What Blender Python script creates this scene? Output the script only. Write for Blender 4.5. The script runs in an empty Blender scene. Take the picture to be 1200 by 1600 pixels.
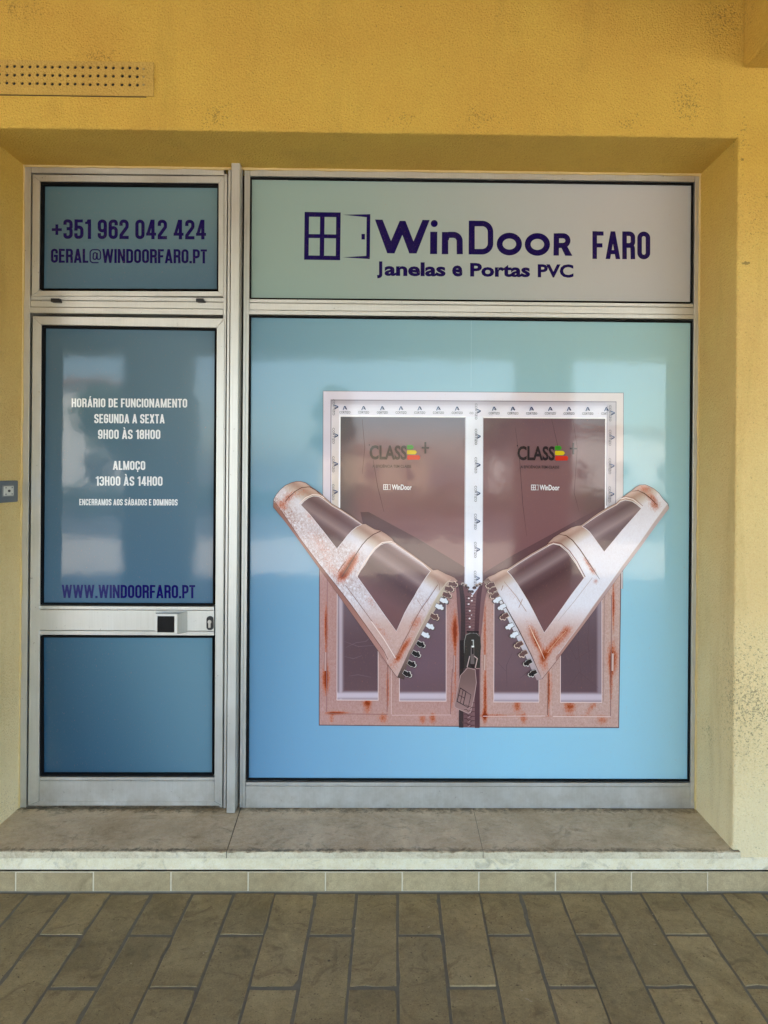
import bpy, bmesh, math, random
import numpy as np
from mathutils import Vector, Matrix
from mathutils.geometry import delaunay_2d_cdt

random.seed(7)
R_ = math.radians
scene = bpy.context.scene
C = scene.collection

# ------------------------------------------------------------------ camera
# world: X right along the shopfront, Y into the building (glass face at Y=0), Z up, ground at Z=0
CAM = Vector((0.0, -3.171, 1.652))
F, CX, CY = 1110.0, 630.5, 736.2
yaw, rol = R_(0.748), R_(0.442)
Ry = np.array([[math.cos(yaw), 0, -math.sin(yaw)], [0, 1, 0], [math.sin(yaw), 0, math.cos(yaw)]])
Rr = np.array([[math.cos(rol), -math.sin(rol), 0], [math.sin(rol), math.cos(rol), 0], [0, 0, 1]])
RC = Rr @ Ry                                   # (X, -Z, Y) -> camera (right, down, forward)
def w_axis(v):                                 # camera direction -> world direction
    d = RC.T @ np.array(v, float)
    return Vector((d[0], d[2], -d[1]))
cam = bpy.data.objects.new('camera', bpy.data.cameras.new('camera'))
C.objects.link(cam)
ax, ay, az = w_axis((1, 0, 0)), w_axis((0, -1, 0)), w_axis((0, 0, -1))
M = Matrix(((ax.x, ay.x, az.x, CAM.x), (ax.y, ay.y, az.y, CAM.y), (ax.z, ay.z, az.z, CAM.z), (0, 0, 0, 1)))
cam.matrix_world = M
cam.data.sensor_width = 36.0
cam.data.lens = F / 1600 * 36
cam.data.shift_x = (600 - CX) / 1600
cam.data.shift_y = (CY - 800) / 1600
cam.data.clip_end = 3000
cam.data.clip_start = 0.05
scene.camera = cam

# ------------------------------------------------------------------ sky, sun, exposure
SUN_EL, SUN_AZ = R_(48), R_(318)               # azimuth clockwise from +Y: the sun stands behind the building, so the arcade is in shade
world = bpy.data.worlds.new('World')
scene.world = world
world.use_nodes = True
nt = world.node_tree
bg = nt.nodes['Background']
sky = nt.nodes.new('ShaderNodeTexSky')
sky.sky_type = 'NISHITA'
sky.sun_disc = False
sky.sun_elevation = SUN_EL
sky.sun_rotation = SUN_AZ
sky.dust_density = 1.8
nt.links.new(sky.outputs[0], bg.inputs[0])
bg.inputs[1].default_value = 0.12
sl = bpy.data.lights.new('sun', 'SUN')
sl.energy = 4.8
sl.angle = R_(0.53)
sl.color = (1.0, 0.93, 0.83)
sun = bpy.data.objects.new('sun', sl)
C.objects.link(sun)
sd = Vector((math.sin(SUN_AZ) * math.cos(SUN_EL), math.cos(SUN_AZ) * math.cos(SUN_EL), math.sin(SUN_EL)))
sun.rotation_euler = (-sd).to_track_quat('-Z', 'Y').to_euler()
sun.location = (0, -20, 30)
scene.view_settings.view_transform = 'Standard'
scene.view_settings.look = 'None'
scene.view_settings.gamma = 1.0
scene.view_settings.use_curve_mapping = False
scene.view_settings.exposure = 3.4
scene.cycles.use_denoising = True
scene.cycles.max_bounces = 10
scene.cycles.diffuse_bounces = 7
scene.cycles.glossy_bounces = 5

# ------------------------------------------------------------------ helpers
def at(u, v, Y=0.0):
    """photo position -> (X, Z) on the plane at depth Y"""
    d = RC.T @ np.array([(u - CX) / F, (v - CY) / F, 1.0])
    d = d / d[2] * (Y - CAM.y)
    return float(d[0]), float(CAM.z - d[1])

def lin(c):
    return tuple(((x / 255) / 12.92 if x / 255 <= 0.04045 else (((x / 255) + 0.055) / 1.055) ** 2.4) for x in c)

def link(o, parent=None):
    C.objects.link(o)
    if parent is not None:
        o.parent = parent
    return o

def obj(name, bm, mat, parent=None, smooth=False, recalc=True):
    if recalc:
        bmesh.ops.recalc_face_normals(bm, faces=bm.faces)
    me = bpy.data.meshes.new(name)
    bm.to_mesh(me)
    bm.free()
    if smooth:
        for p in me.polygons:
            p.use_smooth = True
    me.materials.append(mat)
    return link(bpy.data.objects.new(name, me), parent)

def tag(o, label=None, cat=None, group=None, kind=None):
    if label: o['label'] = label
    if cat: o['category'] = cat
    if group: o['group'] = group
    if kind: o['kind'] = kind
    elif cat: o['kind'] = 'thing'
    return o

def empty(name, loc, label, cat, group=None):
    o = bpy.data.objects.new(name, None)
    o.location = loc
    link(o)
    tag(o, label, cat, group)
    bpy.context.view_layer.update()
    return o

def keep(o, parent):
    """parent o while its mesh stays in world coordinates"""
    o.parent = parent
    o.matrix_parent_inverse = Matrix.Translation(-Vector(parent.location))
    return o

def bm_box(bm, x0, x1, y0, y1, z0, z1, bevel=0.0, seg=1):
    vs = [bm.verts.new(p) for p in ((x0, y0, z0), (x1, y0, z0), (x1, y1, z0), (x0, y1, z0), (x0, y0, z1), (x1, y0, z1), (x1, y1, z1), (x0, y1, z1))]
    fs = [bm.faces.new([vs[i] for i in q]) for q in ((3, 2, 1, 0), (4, 5, 6, 7), (0, 1, 5, 4), (1, 2, 6, 5), (2, 3, 7, 6), (3, 0, 4, 7))]
    if bevel > 0:
        es = set(e for f in fs for e in f.edges)
        bmesh.ops.bevel(bm, geom=list(es), offset=bevel, segments=seg, profile=0.5, affect='EDGES')
    return vs

def box(name, x0, x1, y0, y1, z0, z1, mat, parent=None, bevel=0.0, seg=1):
    bm = bmesh.new()
    bm_box(bm, x0, x1, y0, y1, z0, z1, bevel, seg)
    o = obj(name, bm, mat)
    return keep(o, parent) if parent is not None else o

def bm_prism(bm, pts, y0, y1, bevel=0.0):
    """polygon of (X, Z) extruded from y0 to y1"""
    a = [bm.verts.new((x, y0, z)) for x, z in pts]
    b = [bm.verts.new((x, y1, z)) for x, z in pts]
    n = len(pts)
    fs = [bm.faces.new(a), bm.faces.new(b[::-1])]
    for i in range(n):
        fs.append(bm.faces.new((a[i], b[i], b[(i + 1) % n], a[(i + 1) % n])))
    if bevel > 0:
        es = list(fs[0].edges)
        bmesh.ops.bevel(bm, geom=es, offset=bevel, segments=1, profile=0.5, affect='EDGES')

def quad_px(u0, v0, u1, v1, Y):
    """an upright rectangle whose sides pass through photo edges u0..u1, v0..v1 at depth Y"""
    um, vm = (u0 + u1) / 2, (v0 + v1) / 2
    return at(u0, vm, Y)[0], at(u1, vm, Y)[0], at(um, v1, Y)[1], at(um, v0, Y)[1]

def member(name, u0, v0, u1, v1, yf, yb, mat, parent, bevel=0.0012):
    x0, x1, z0, z1 = quad_px(u0, v0, u1, v1, yf)
    return box(name, x0, x1, yf, yb, z0, z1, mat, parent, bevel)

# ------------------------------------------------------------------ material helpers
def mat(name):
    m = bpy.data.materials.new(name)
    m.use_nodes = True
    return m, m.node_tree, m.node_tree.nodes['Principled BSDF']

def N(nt, t, **kw):
    n = nt.nodes.new(t)
    for k, v in kw.items():
        if k in n.inputs:
            n.inputs[k].default_value = v
        else:
            setattr(n, k, v)
    return n

def noise(nt, vec, scale, detail=4, rough=0.55, dist=0.0):
    n = N(nt, 'ShaderNodeTexNoise')
    n.inputs['Scale'].default_value = scale
    n.inputs['Detail'].default_value = detail
    n.inputs['Roughness'].default_value = rough
    n.inputs['Distortion'].default_value = dist
    if vec is not None:
        nt.links.new(vec, n.inputs['Vector'])
    return n.outputs['Fac']

def ramp(nt, fac, stops):
    r = N(nt, 'ShaderNodeValToRGB')
    while len(r.color_ramp.elements) < len(stops):
        r.color_ramp.elements.new(0.5)
    for e, (p, c) in zip(r.color_ramp.elements, stops):
        e.position = p
        e.color = (c, c, c, 1) if isinstance(c, (int, float)) else (*c, 1)
    nt.links.new(fac, r.inputs[0])
    return r.outputs[0]

def mix(nt, fac, a, b, mode='MIX'):
    m = N(nt, 'ShaderNodeMix', data_type='RGBA', blend_type=mode)
    for sock, val in ((m.inputs[0], fac), (m.inputs[6], a), (m.inputs[7], b)):
        if isinstance(val, (int, float)):
            sock.default_value = val
        elif isinstance(val, tuple):
            sock.default_value = (*val, 1)
        else:
            nt.links.new(val, sock)
    return m.outputs[2]

def math_(nt, op, a, b=None, c=None, clamp=False):
    m = N(nt, 'ShaderNodeMath', operation=op)
    m.use_clamp = clamp
    for i, v in enumerate((a, b, c)):
        if v is None: continue
        if isinstance(v, (int, float)):
            m.inputs[i].default_value = v
        else:
            nt.links.new(v, m.inputs[i])
    return m.outputs[0]

def bump(nt, bsdf, height, strength, dist=0.01):
    b = N(nt, 'ShaderNodeBump')
    b.inputs['Strength'].default_value = strength
    b.inputs['Distance'].default_value = dist
    nt.links.new(height, b.inputs['Height'])
    nt.links.new(b.outputs[0], bsdf.inputs['Normal'])
    return b

def pos(nt):
    g = N(nt, 'ShaderNodeNewGeometry')
    return g.outputs['Position']

def scaled(nt, vec, s):
    m = N(nt, 'ShaderNodeMapping')
    m.inputs['Scale'].default_value = s
    nt.links.new(vec, m.inputs['Vector'])
    return m.outputs[0]

def xyz(nt, vec):
    s = N(nt, 'ShaderNodeSeparateXYZ')
    nt.links.new(vec, s.inputs[0])
    return s.outputs

def blob(nt, P, c, r):
    """1 at c, falling to 0 at radius r (r is a triple of radii)"""
    v = N(nt, 'ShaderNodeVectorMath', operation='SUBTRACT')
    nt.links.new(P, v.inputs[0]); v.inputs[1].default_value = c
    d = N(nt, 'ShaderNodeVectorMath', operation='DIVIDE')
    nt.links.new(v.outputs[0], d.inputs[0]); d.inputs[1].default_value = r
    l = N(nt, 'ShaderNodeVectorMath', operation='LENGTH')
    nt.links.new(d.outputs[0], l.inputs[0])
    return math_(nt, 'SUBTRACT', 1.0, l.outputs['Value'], clamp=True)

# ------------------------------------------------------------------ materials
def make_stucco(name, base, low_lit, spots=()):
    m, nt, b = mat(name)
    P = pos(nt)
    z = xyz(nt, P)[2]
    # paler lower down: light falloff painted into the colour, plus some fading, uneven edge
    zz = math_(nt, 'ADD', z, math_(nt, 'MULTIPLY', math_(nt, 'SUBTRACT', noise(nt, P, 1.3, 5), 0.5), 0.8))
    light_fade = math_(nt, 'SUBTRACT', 1.0, math_(nt, 'DIVIDE', zz, 2.9), clamp=True)
    col = mix(nt, light_fade, base, low_lit)
    big = noise(nt, P, 2.2, 6, 0.6)
    col = mix(nt, 0.6, col, ramp(nt, big, [(0.3, 0.42), (0.7, 0.58)]), 'OVERLAY')
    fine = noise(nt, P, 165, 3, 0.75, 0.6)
    col = mix(nt, 0.55, col, ramp(nt, fine, [(0.30, 0.35), (0.70, 0.62)]), 'OVERLAY')  # flecks put the relief's highlights and dark hollows into the colour
    pit = noise(nt, P, 95, 3, 0.6)
    col = mix(nt, ramp(nt, pit, [(0.26, 0.40), (0.36, 0.0)]), col, tuple(c * 0.55 for c in base))
    # old run marks and grime
    run = noise(nt, scaled(nt, P, (5.0, 5.0, 0.9)), 1.0, 6, 0.68, 0.4)
    col = mix(nt, ramp(nt, run, [(0.52, 0.0), (0.74, 0.30)]), col, tuple(c * f for c, f in zip(base, (0.55, 0.52, 0.6))))
    # mould specks where they gather
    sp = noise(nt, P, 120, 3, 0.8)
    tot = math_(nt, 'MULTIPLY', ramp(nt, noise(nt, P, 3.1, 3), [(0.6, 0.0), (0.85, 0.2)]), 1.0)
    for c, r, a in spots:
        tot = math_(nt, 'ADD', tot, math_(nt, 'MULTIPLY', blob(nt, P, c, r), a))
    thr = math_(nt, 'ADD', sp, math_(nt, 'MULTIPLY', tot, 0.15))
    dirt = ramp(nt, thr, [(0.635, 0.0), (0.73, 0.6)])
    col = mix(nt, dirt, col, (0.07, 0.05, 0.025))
    nt.links.new(col, b.inputs['Base Color'])
    b.inputs['Roughness'].default_value = 0.85
    b.inputs['Specular IOR Level'].default_value = 0.25
    vo = N(nt, 'ShaderNodeTexVoronoi'); vo.inputs['Scale'].default_value = 120
    nt.links.new(P, vo.inputs['Vector'])
    h = math_(nt, 'ADD', math_(nt, 'MULTIPLY', noise(nt, P, 130, 4, 0.65, 0.6), 1.0), math_(nt, 'MULTIPLY', vo.outputs['Distance'], 0.5))
    bump(nt, b, h, 1.0, 0.006)
    return m

YEL, CREAM = (0.675, 0.448, 0.088), (0.88, 0.75, 0.46)
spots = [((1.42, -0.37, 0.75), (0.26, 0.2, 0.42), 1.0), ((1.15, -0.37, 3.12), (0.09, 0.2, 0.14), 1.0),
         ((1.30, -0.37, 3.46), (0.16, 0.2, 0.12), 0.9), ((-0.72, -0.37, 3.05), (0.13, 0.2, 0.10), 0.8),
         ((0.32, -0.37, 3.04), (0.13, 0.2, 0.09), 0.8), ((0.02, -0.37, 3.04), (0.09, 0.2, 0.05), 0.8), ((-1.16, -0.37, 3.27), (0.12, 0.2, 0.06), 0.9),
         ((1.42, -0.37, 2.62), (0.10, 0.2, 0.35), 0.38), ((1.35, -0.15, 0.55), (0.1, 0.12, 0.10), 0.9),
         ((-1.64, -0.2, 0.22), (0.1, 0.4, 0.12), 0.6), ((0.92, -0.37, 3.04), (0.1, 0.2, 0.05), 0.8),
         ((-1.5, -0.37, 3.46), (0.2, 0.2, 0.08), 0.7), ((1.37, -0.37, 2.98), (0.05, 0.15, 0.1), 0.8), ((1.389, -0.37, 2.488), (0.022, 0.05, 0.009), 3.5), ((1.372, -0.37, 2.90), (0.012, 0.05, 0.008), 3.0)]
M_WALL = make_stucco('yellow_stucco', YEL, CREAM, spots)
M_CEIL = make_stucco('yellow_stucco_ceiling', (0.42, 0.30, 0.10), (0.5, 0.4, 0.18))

def simple(name, col, rough=0.5, metal=0.0, spec=0.5, nscale=None, namt=0.15, bmp=0.0, bscale=60):
    m, nt, b = mat(name)
    b.inputs['Roughness'].default_value = rough
    b.inputs['Metallic'].default_value = metal
    b.inputs['Specular IOR Level'].default_value = spec
    P = pos(nt)
    if nscale:
        f = noise(nt, P, nscale, 5, 0.6)
        c = mix(nt, f, tuple(x * (1 - namt) for x in col), tuple(min(1, x * (1 + namt)) for x in col))
        nt.links.new(c, b.inputs['Base Color'])
    else:
        b.inputs['Base Color'].default_value = (*col, 1)
    if bmp:
        bump(nt, b, noise(nt, P, bscale, 4), bmp, 0.002)
    return m

def make_alu():
    m, nt, b = mat('brushed_aluminium')
    P = pos(nt)
    streak = noise(nt, scaled(nt, P, (60, 60, 2.0)), 3.0, 4, 0.6)
    cloud = noise(nt, P, 6, 5, 0.6)
    col = mix(nt, cloud, (0.52, 0.52, 0.49), (0.64, 0.64, 0.61))
    col = mix(nt, 0.25, col, ramp(nt, streak, [(0.3, 0.40), (0.7, 0.60)]), 'OVERLAY')
    speck = noise(nt, P, 55, 2, 0.8)
    col = mix(nt, ramp(nt, speck, [(0.70, 0.0), (0.76, 0.55)]), col, (0.16, 0.14, 0.12))
    # grime gathers low down
    z = xyz(nt, P)[2]
    low = math_(nt, 'SUBTRACT', 1.0, math_(nt, 'DIVIDE', math_(nt, 'SUBTRACT', z, 0.14), 0.22), clamp=True)
    g = math_(nt, 'MULTIPLY', low, ramp(nt, noise(nt, P, 14, 5, 0.7), [(0.4, 0.0), (0.75, 0.6)]))
    col = mix(nt, g, col, (0.30, 0.27, 0.20))
    nt.links.new(col, b.inputs['Base Color'])
    b.inputs['Metallic'].default_value = 0.7
    nt.links.new(math_(nt, 'ADD', 0.30, math_(nt, 'MULTIPLY', cloud, 0.25)), b.inputs['Roughness'])
    bump(nt, b, streak, 0.06, 0.001)
    return m
M_ALU = make_alu()
M_BLACK = simple('black_rubber', (0.005, 0.005, 0.006), 0.8, spec=0.15)
M_BLACKP = simple('black_plastic', (0.01, 0.01, 0.012), 0.35)
M_DARK = simple('dark_interior', (0.02, 0.02, 0.02), 0.9)
M_CHROME = simple('worn_steel', (0.5, 0.5, 0.48), 0.3, 0.9)
M_PLATE = simple('grey_plate_plastic', (0.12, 0.14, 0.16), 0.45, nscale=25)
M_RIM = simple('switch_rim', (0.22, 0.23, 0.23), 0.5)
M_WHITEP = simple('pale_key_switch', (0.62, 0.63, 0.58), 0.45, nscale=120, namt=0.1)
M_SEAL = simple('old_sealant', (0.62, 0.47, 0.2), 0.7, nscale=30, bmp=0.3)

def make_print():
    """glossy adhesive film: colours and wear are printed, carried per vertex"""
    m, nt, b = mat('printed_film')
    P = pos(nt)
    a = N(nt, 'ShaderNodeAttribute', attribute_name='Col')
    r = N(nt, 'ShaderNodeAttribute', attribute_name='rust')
    g = N(nt, 'ShaderNodeAttribute', attribute_name='mottle')
    n1 = noise(nt, scaled(nt, P, (1.0, 1.0, 0.6)), 170, 6, 0.75, 0.5)
    n2 = noise(nt, scaled(nt, P, (1.0, 1.0, 0.7)), 120, 8, 0.85, 0.8)
    col = a.outputs['Color']
    f2 = math_(nt, 'MULTIPLY', g.outputs['Fac'], ramp(nt, n2, [(0.38, 0.0), (0.62, 0.85)]))
    col = mix(nt, f2, col, (0.31, 0.115, 0.07))
    rs = math_(nt, 'ADD', r.outputs['Fac'], math_(nt, 'MULTIPLY', math_(nt, 'SUBTRACT', n1, 0.5), 1.5))
    f1 = ramp(nt, rs, [(0.14, 0.0), (0.38, 0.46), (0.8, 1.0)])
    col = mix(nt, f1, col, ramp(nt, rs, [(0.2, (0.52, 0.20, 0.12)), (0.50, (0.55, 0.12, 0.03)), (1.0, (0.26, 0.035, 0.010))]))
    nt.links.new(col, b.inputs['Base Color'])
    b.inputs['Roughness'].default_value = 0.11
    b.inputs['Specular IOR Level'].default_value = 0.38
    wob = noise(nt, P, 7, 3, 0.5)
    fine = noise(nt, scaled(nt, P, (1.0, 1.0, 0.25)), 160, 3, 0.6)
    nt.links.new(math_(nt, 'ADD', 0.035, math_(nt, 'MULTIPLY', noise(nt, P, 5, 5, 0.65), 0.05)), b.inputs['Roughness'])
    h = math_(nt, 'ADD', math_(nt, 'MULTIPLY', wob, 1.0), math_(nt, 'MULTIPLY', fine, 0.012))
    bump(nt, b, h, 0.05, 0.012)
    return m
M_PRINT = make_print()

def make_stone(name, c0, c1, dark, scale=5.0, rough=0.55, pits=0.5, obj_random=0.0, bmp=0.25, edge_dirt=False):
    m, nt, b = mat(name)
    P = pos(nt)
    if obj_random:
        oi = N(nt, 'ShaderNodeObjectInfo')
        v = N(nt, 'ShaderNodeVectorMath', operation='ADD')
        cmb = N(nt, 'ShaderNodeCombineXYZ')
        nt.links.new(math_(nt, 'MULTIPLY', oi.outputs['Random'], 37.0), cmb.inputs[2])
        nt.links.new(P, v.inputs[0]); nt.links.new(cmb.outputs[0], v.inputs[1])
        P = v.outputs[0]
    n1 = noise(nt, P, scale, 7, 0.62, 0.7)
    n2 = noise(nt, P, scale * 9, 5, 0.65)
    n3 = noise(nt, scaled(nt, P, (1, 1.6, 3)), scale * 14, 3, 0.7, 1.5)
    col = mix(nt, ramp(nt, n1, [(0.32, 0.0), (0.68, 1.0)]), c0, c1)
    col = mix(nt, 0.5, col, ramp(nt, n2, [(0.3, 0.36), (0.7, 0.62)]), 'OVERLAY')
    col = mix(nt, math_(nt, 'MULTIPLY', ramp(nt, n3, [(0.62, 0.0), (0.72, 1.0)]), pits), col, dark)
    n4 = noise(nt, P, 190, 3, 0.8)
    col = mix(nt, 0.7, col, ramp(nt, n4, [(0.30, 0.36), (0.70, 0.63)]), 'OVERLAY')
    fleck = noise(nt, P, 85, 2, 0.6)
    col = mix(nt, math_(nt, 'MULTIPLY', ramp(nt, fleck, [(0.69, 0.0), (0.73, 0.8)]), pits, clamp=True), col, tuple(c * 0.5 for c in dark))
    blot = ramp(nt, noise(nt, P, scale * 1.9, 5, 0.7, 1.0), [(0.55, 0.0), (0.73, 0.68)])
    col = mix(nt, blot, col, dark)
    if edge_dirt:
        xs_, ys_, zs_ = xyz(nt, P)
        d1 = math_(nt, 'SUBTRACT', 1.0, math_(nt, 'DIVIDE', math_(nt, 'ABSOLUTE', math_(nt, 'ADD', ys_, 0.376)), 0.03), clamp=True)
        d2 = math_(nt, 'SUBTRACT', 1.0, math_(nt, 'DIVIDE', math_(nt, 'ABSOLUTE', math_(nt, 'ADD', ys_, 0.028)), 0.06), clamp=True)
        dd = math_(nt, 'ADD', math_(nt, 'MULTIPLY', d1, 0.24), math_(nt, 'MULTIPLY', d2, 0.26))
        dn = math_(nt, 'ADD', noise(nt, scaled(nt, P, (1, 1, 1)), 26, 6, 0.75, 0.6), dd)
        col = mix(nt, ramp(nt, dn, [(0.60, 0.0), (0.78, 0.85)]), col, (0.11, 0.085, 0.05))
        vein = noise(nt, scaled(nt, P, (1.0, 2.2, 1.0)), 3.2, 8, 0.7, 2.4)
        col = mix(nt, ramp(nt, vein, [(0.47, 0.0), (0.5, 0.35), (0.53, 0.0)]), col, (0.66, 0.60, 0.47))
        ochre = noise(nt, P, 2.6, 5, 0.6, 1.2)
        col = mix(nt, ramp(nt, ochre, [(0.5, 0.0), (0.7, 0.5)]), col, (0.34, 0.235, 0.11))
    if obj_random:
        k = math_(nt, 'ADD', 1.0 - obj_random / 2, math_(nt, 'MULTIPLY', oi.outputs['Random'], obj_random))
        cc = N(nt, 'ShaderNodeCombineXYZ')
        for i in range(3): nt.links.new(k, cc.inputs[i])
        col = mix(nt, 1.0, col, cc.outputs[0], 'MULTIPLY')
    nt.links.new(col, b.inputs['Base Color'])
    b.inputs['Roughness'].default_value = rough
    h = math_(nt, 'ADD', n2, math_(nt, 'MULTIPLY', n3, -0.6))
    bump(nt, b, h, bmp, 0.003)
    return m
M_SILL = make_stone('weathered_limestone', (0.50, 0.39, 0.245), (0.74, 0.61, 0.42), (0.20, 0.14, 0.075), 5.0, 0.6, 0.5, 0, 0.4, True)
M_NOSE = make_stone('limestone_edge', (0.54, 0.46, 0.30), (0.76, 0.68, 0.49), (0.24, 0.20, 0.13), 9.0, 0.6, 0.6, 0, 0.4)
M_TILE = make_stone('skirting_stoneware', (0.36, 0.275, 0.145), (0.46, 0.37, 0.21), (0.20, 0.155, 0.08), 4.0, 0.45, 0.12, 0.12, 0.1)
M_PAVER = make_stone('brown_paver', (0.205, 0.157, 0.074), (0.345, 0.272, 0.138), (0.08, 0.044, 0.018), 5.0, 0.62, 1.0, 0.28, 0.45)
M_GRIME = simple('packed_dirt', (0.30, 0.25, 0.16), 0.95, nscale=30, namt=0.7, bmp=0.5)
M_GROUT = simple('paving_mortar', (0.155, 0.14, 0.11), 0.9, nscale=40, namt=0.3, bmp=0.5)
M_TGROUT = simple('tile_mortar', (0.66, 0.59, 0.43), 0.85, nscale=60, namt=0.2, bmp=0.4)
M_PLINTH = make_stone('whitewashed_band', (0.72, 0.63, 0.42), (0.88, 0.80, 0.58), (0.30, 0.26, 0.17), 6.0, 0.85, 0.35, 0, 0.5)

# ------------------------------------------------------------------ the building: wall with its opening
X0, X1, ZS, ZT, YW = -1.640, 1.354, 0.155, 2.985, -0.37
WL, WR, WTOP = -12.0, 12.0, 3.60
def wavy_wall():
    """front face of the wall with the opening cut out and reveals turning in, corners softened"""
    bm = bmesh.new()
    b = 0.010
    def strip(ring0, ring1):
        vs0 = [bm.verts.new(p) for p in ring0]; vs1 = [bm.verts.new(p) for p in ring1]
        n = len(vs0)
        for i in range(n):
            bm.faces.new((vs0[i], vs0[(i + 1) % n], vs1[(i + 1) % n], vs1[i]))
    def ring(x0, x1, z0, z1, y):
        return [(x0, y, z0), (x1, y, z0), (x1, y, z1), (x0, y, z1)]
    rings = [ring(WL, WR, 0.083, WTOP, YW)]
    zb = 0.10
    for k in range(6):
        a = k / 5 * math.pi / 2
        o = b * (1 - math.sin(a)); yy = YW + b * (1 - math.cos(a))
        rings.append(ring(X0 - o, X1 + o, zb, ZT + o, yy))
    rings.append(ring(X0, X1, zb, ZT, 0.08))
    for r0, r1 in zip(rings, rings[1:]):
        strip(r0, r1)
    bmesh.ops.remove_doubles(bm, verts=bm.verts, dist=1e-5)
    return bm
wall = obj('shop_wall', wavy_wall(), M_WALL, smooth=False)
tag(wall, 'yellow textured stucco wall with deep opening around the blue shopfront', 'wall')
# thickness of the wall, behind the face
bmw = bmesh.new()
for (a, b_, c, d) in ((WL, X0 - 0.02, 0.0, WTOP), (X1 + 0.02, WR, 0.0, WTOP), (X0 - 0.02, X1 + 0.02, ZT + 0.02, WTOP)):
    bm_box(bmw, a, b_, YW + 0.012, 0.10, c, d)
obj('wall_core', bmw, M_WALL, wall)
# rounded bead of sealant / plaster lip round the frame
def bead(bm, p0, p1, r, wob=0.0015, n=60):
    p0, p1 = Vector(p0), Vector(p1)
    t = (p1 - p0).normalized()
    s = t.cross(Vector((0, 1, 0))).normalized()
    prev = None
    for i in range(n + 1):
        c = p0.lerp(p1, i / n)
        rr = r + random.uniform(-wob, wob) * 1.3
        ringv = [bm.verts.new(c + s * math.cos(a) * rr + Vector((0, 1, 0)) * math.sin(a) * rr) for a in [k * math.pi / 3 for k in range(6)]]
        if prev:
            for k in range(6):
                bm.faces.new((prev[k], prev[(k + 1) % 6], ringv[(k + 1) % 6], ringv[k]))
        prev = ringv
bmb = bmesh.new()
bead(bmb, (X0, -0.024, ZT - 0.002), (X1, -0.024, ZT - 0.002), 0.007, 0.002)
bead(bmb, (X1 - 0.001, -0.024, ZS), (X1 - 0.001, -0.024, ZT), 0.0055, 0.002)
bead(bmb, (X0 + 0.001, -0.024, ZS), (X0 + 0.001, -0.024, ZT), 0.0055, 0.002)
obj('sealant_bead', bmb, M_SEAL, wall, smooth=True)

# white plinth band and skirting tiles under it
box('plinth_band', WL, WR, YW - 0.004, YW + 0.02, 0.080, 0.131, M_PLINTH, wall, 0.003)
box('tile_mortar', WL, WR, YW - 0.0130, YW + 0.01, 0.0, 0.0815, M_TGROUT, wall, 0.001)
box('grime_line', WL, WR, YW - 0.0136, YW, 0.0796, 0.0815, M_GRIME, wall)
bmt = bmesh.new()
bm_box(bmt, -0.1486, 0.1486, -0.011, 0.0, 0.003, 0.078, 0.0015)
tile0 = None
k0 = -14
for k in range(k0, 25):
    x = -1.4633 + 0.3014 * k + 0.1507
    if x < -4 or x > 4: continue
    if tile0 is None:
        o = obj('skirting_tile', bmt, M_TILE, wall); tile0 = o
    else:
        o = tile0.copy(); C.objects.link(o); o.parent = wall
    o.location = (x, YW - 0.0035 + random.uniform(-0.001, 0.001), random.uniform(-0.001, 0.001))

# ------------------------------------------------------------------ stone step (sill slabs)
step = empty('stone_step', (0, -0.2, 0.13), 'weathered beige stone step with pale front edge under the shopfront', 'step')
def slab(x0f, x0b, x1f, x1b, end=False):
    bm = bmesh.new()
    yf, yb, zt, zb = -0.386, 0.03, 0.160, 0.131
    n = max(2, int((x1f - x0f) / 0.02))
    top_f, top_b, nose = [], [], []
    rows = []
    for i in range(n + 1):
        f = i / n
        xf, xb = x0f + (x1f - x0f) * f, x0b + (x1b - x0b) * f
        ch = 0.0015 + (random.random() ** 6) * 0.006
        rows.append([bm.verts.new(p) for p in ((xb, yb, zt - 0.004), (xf, yf + ch + 0.002, zt), (xf, yf, zt - ch), (xf, yf + 0.0005, zb + 0.002), (xf, yf + 0.004, zb), (xb, yb, zb))])
    for a, b in zip(rows, rows[1:]):
        for k in range(6):
            bm.faces.new((a[k], b[k], b[(k + 1) % 6], a[(k + 1) % 6]))
    bm.faces.new(rows[0]); bm.faces.new(rows[-1][::-1])
    bmesh.ops.recalc_face_normals(bm, faces=bm.faces)
    me = bpy.data.meshes.new('sill_slab'); bm.to_mesh(me); bm.free()
    me.materials.append(M_SILL); me.materials.append(M_NOSE)
    for p in me.polygons:
        if p.normal.y < -0.6: p.material_index = 1
    o = bpy.data.objects.new('sill_slab', me); C.objects.link(o)
    keep(o, step)
xj1f, xj1b = at(354, 1330, -0.386)[0], at(374, 1268, -0.03)[0]
xj2f, xj2b = at(755, 1330, -0.386)[0], at(740, 1268, -0.03)[0]
slab(X0 + 0.0, X0 + 0.0, xj1f - 0.0012, xj1b - 0.0018)
slab(xj1f + 0.0012, xj1b + 0.0018, xj2f - 0.001, xj2b - 0.001)
slab(xj2f + 0.001, xj2b + 0.001, X1 + 0.024, X1 + 0.0)
box('slab_joint', X0, X1, -0.380, 0.02, 0.1315, 0.1545, M_DARK, step)

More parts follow.
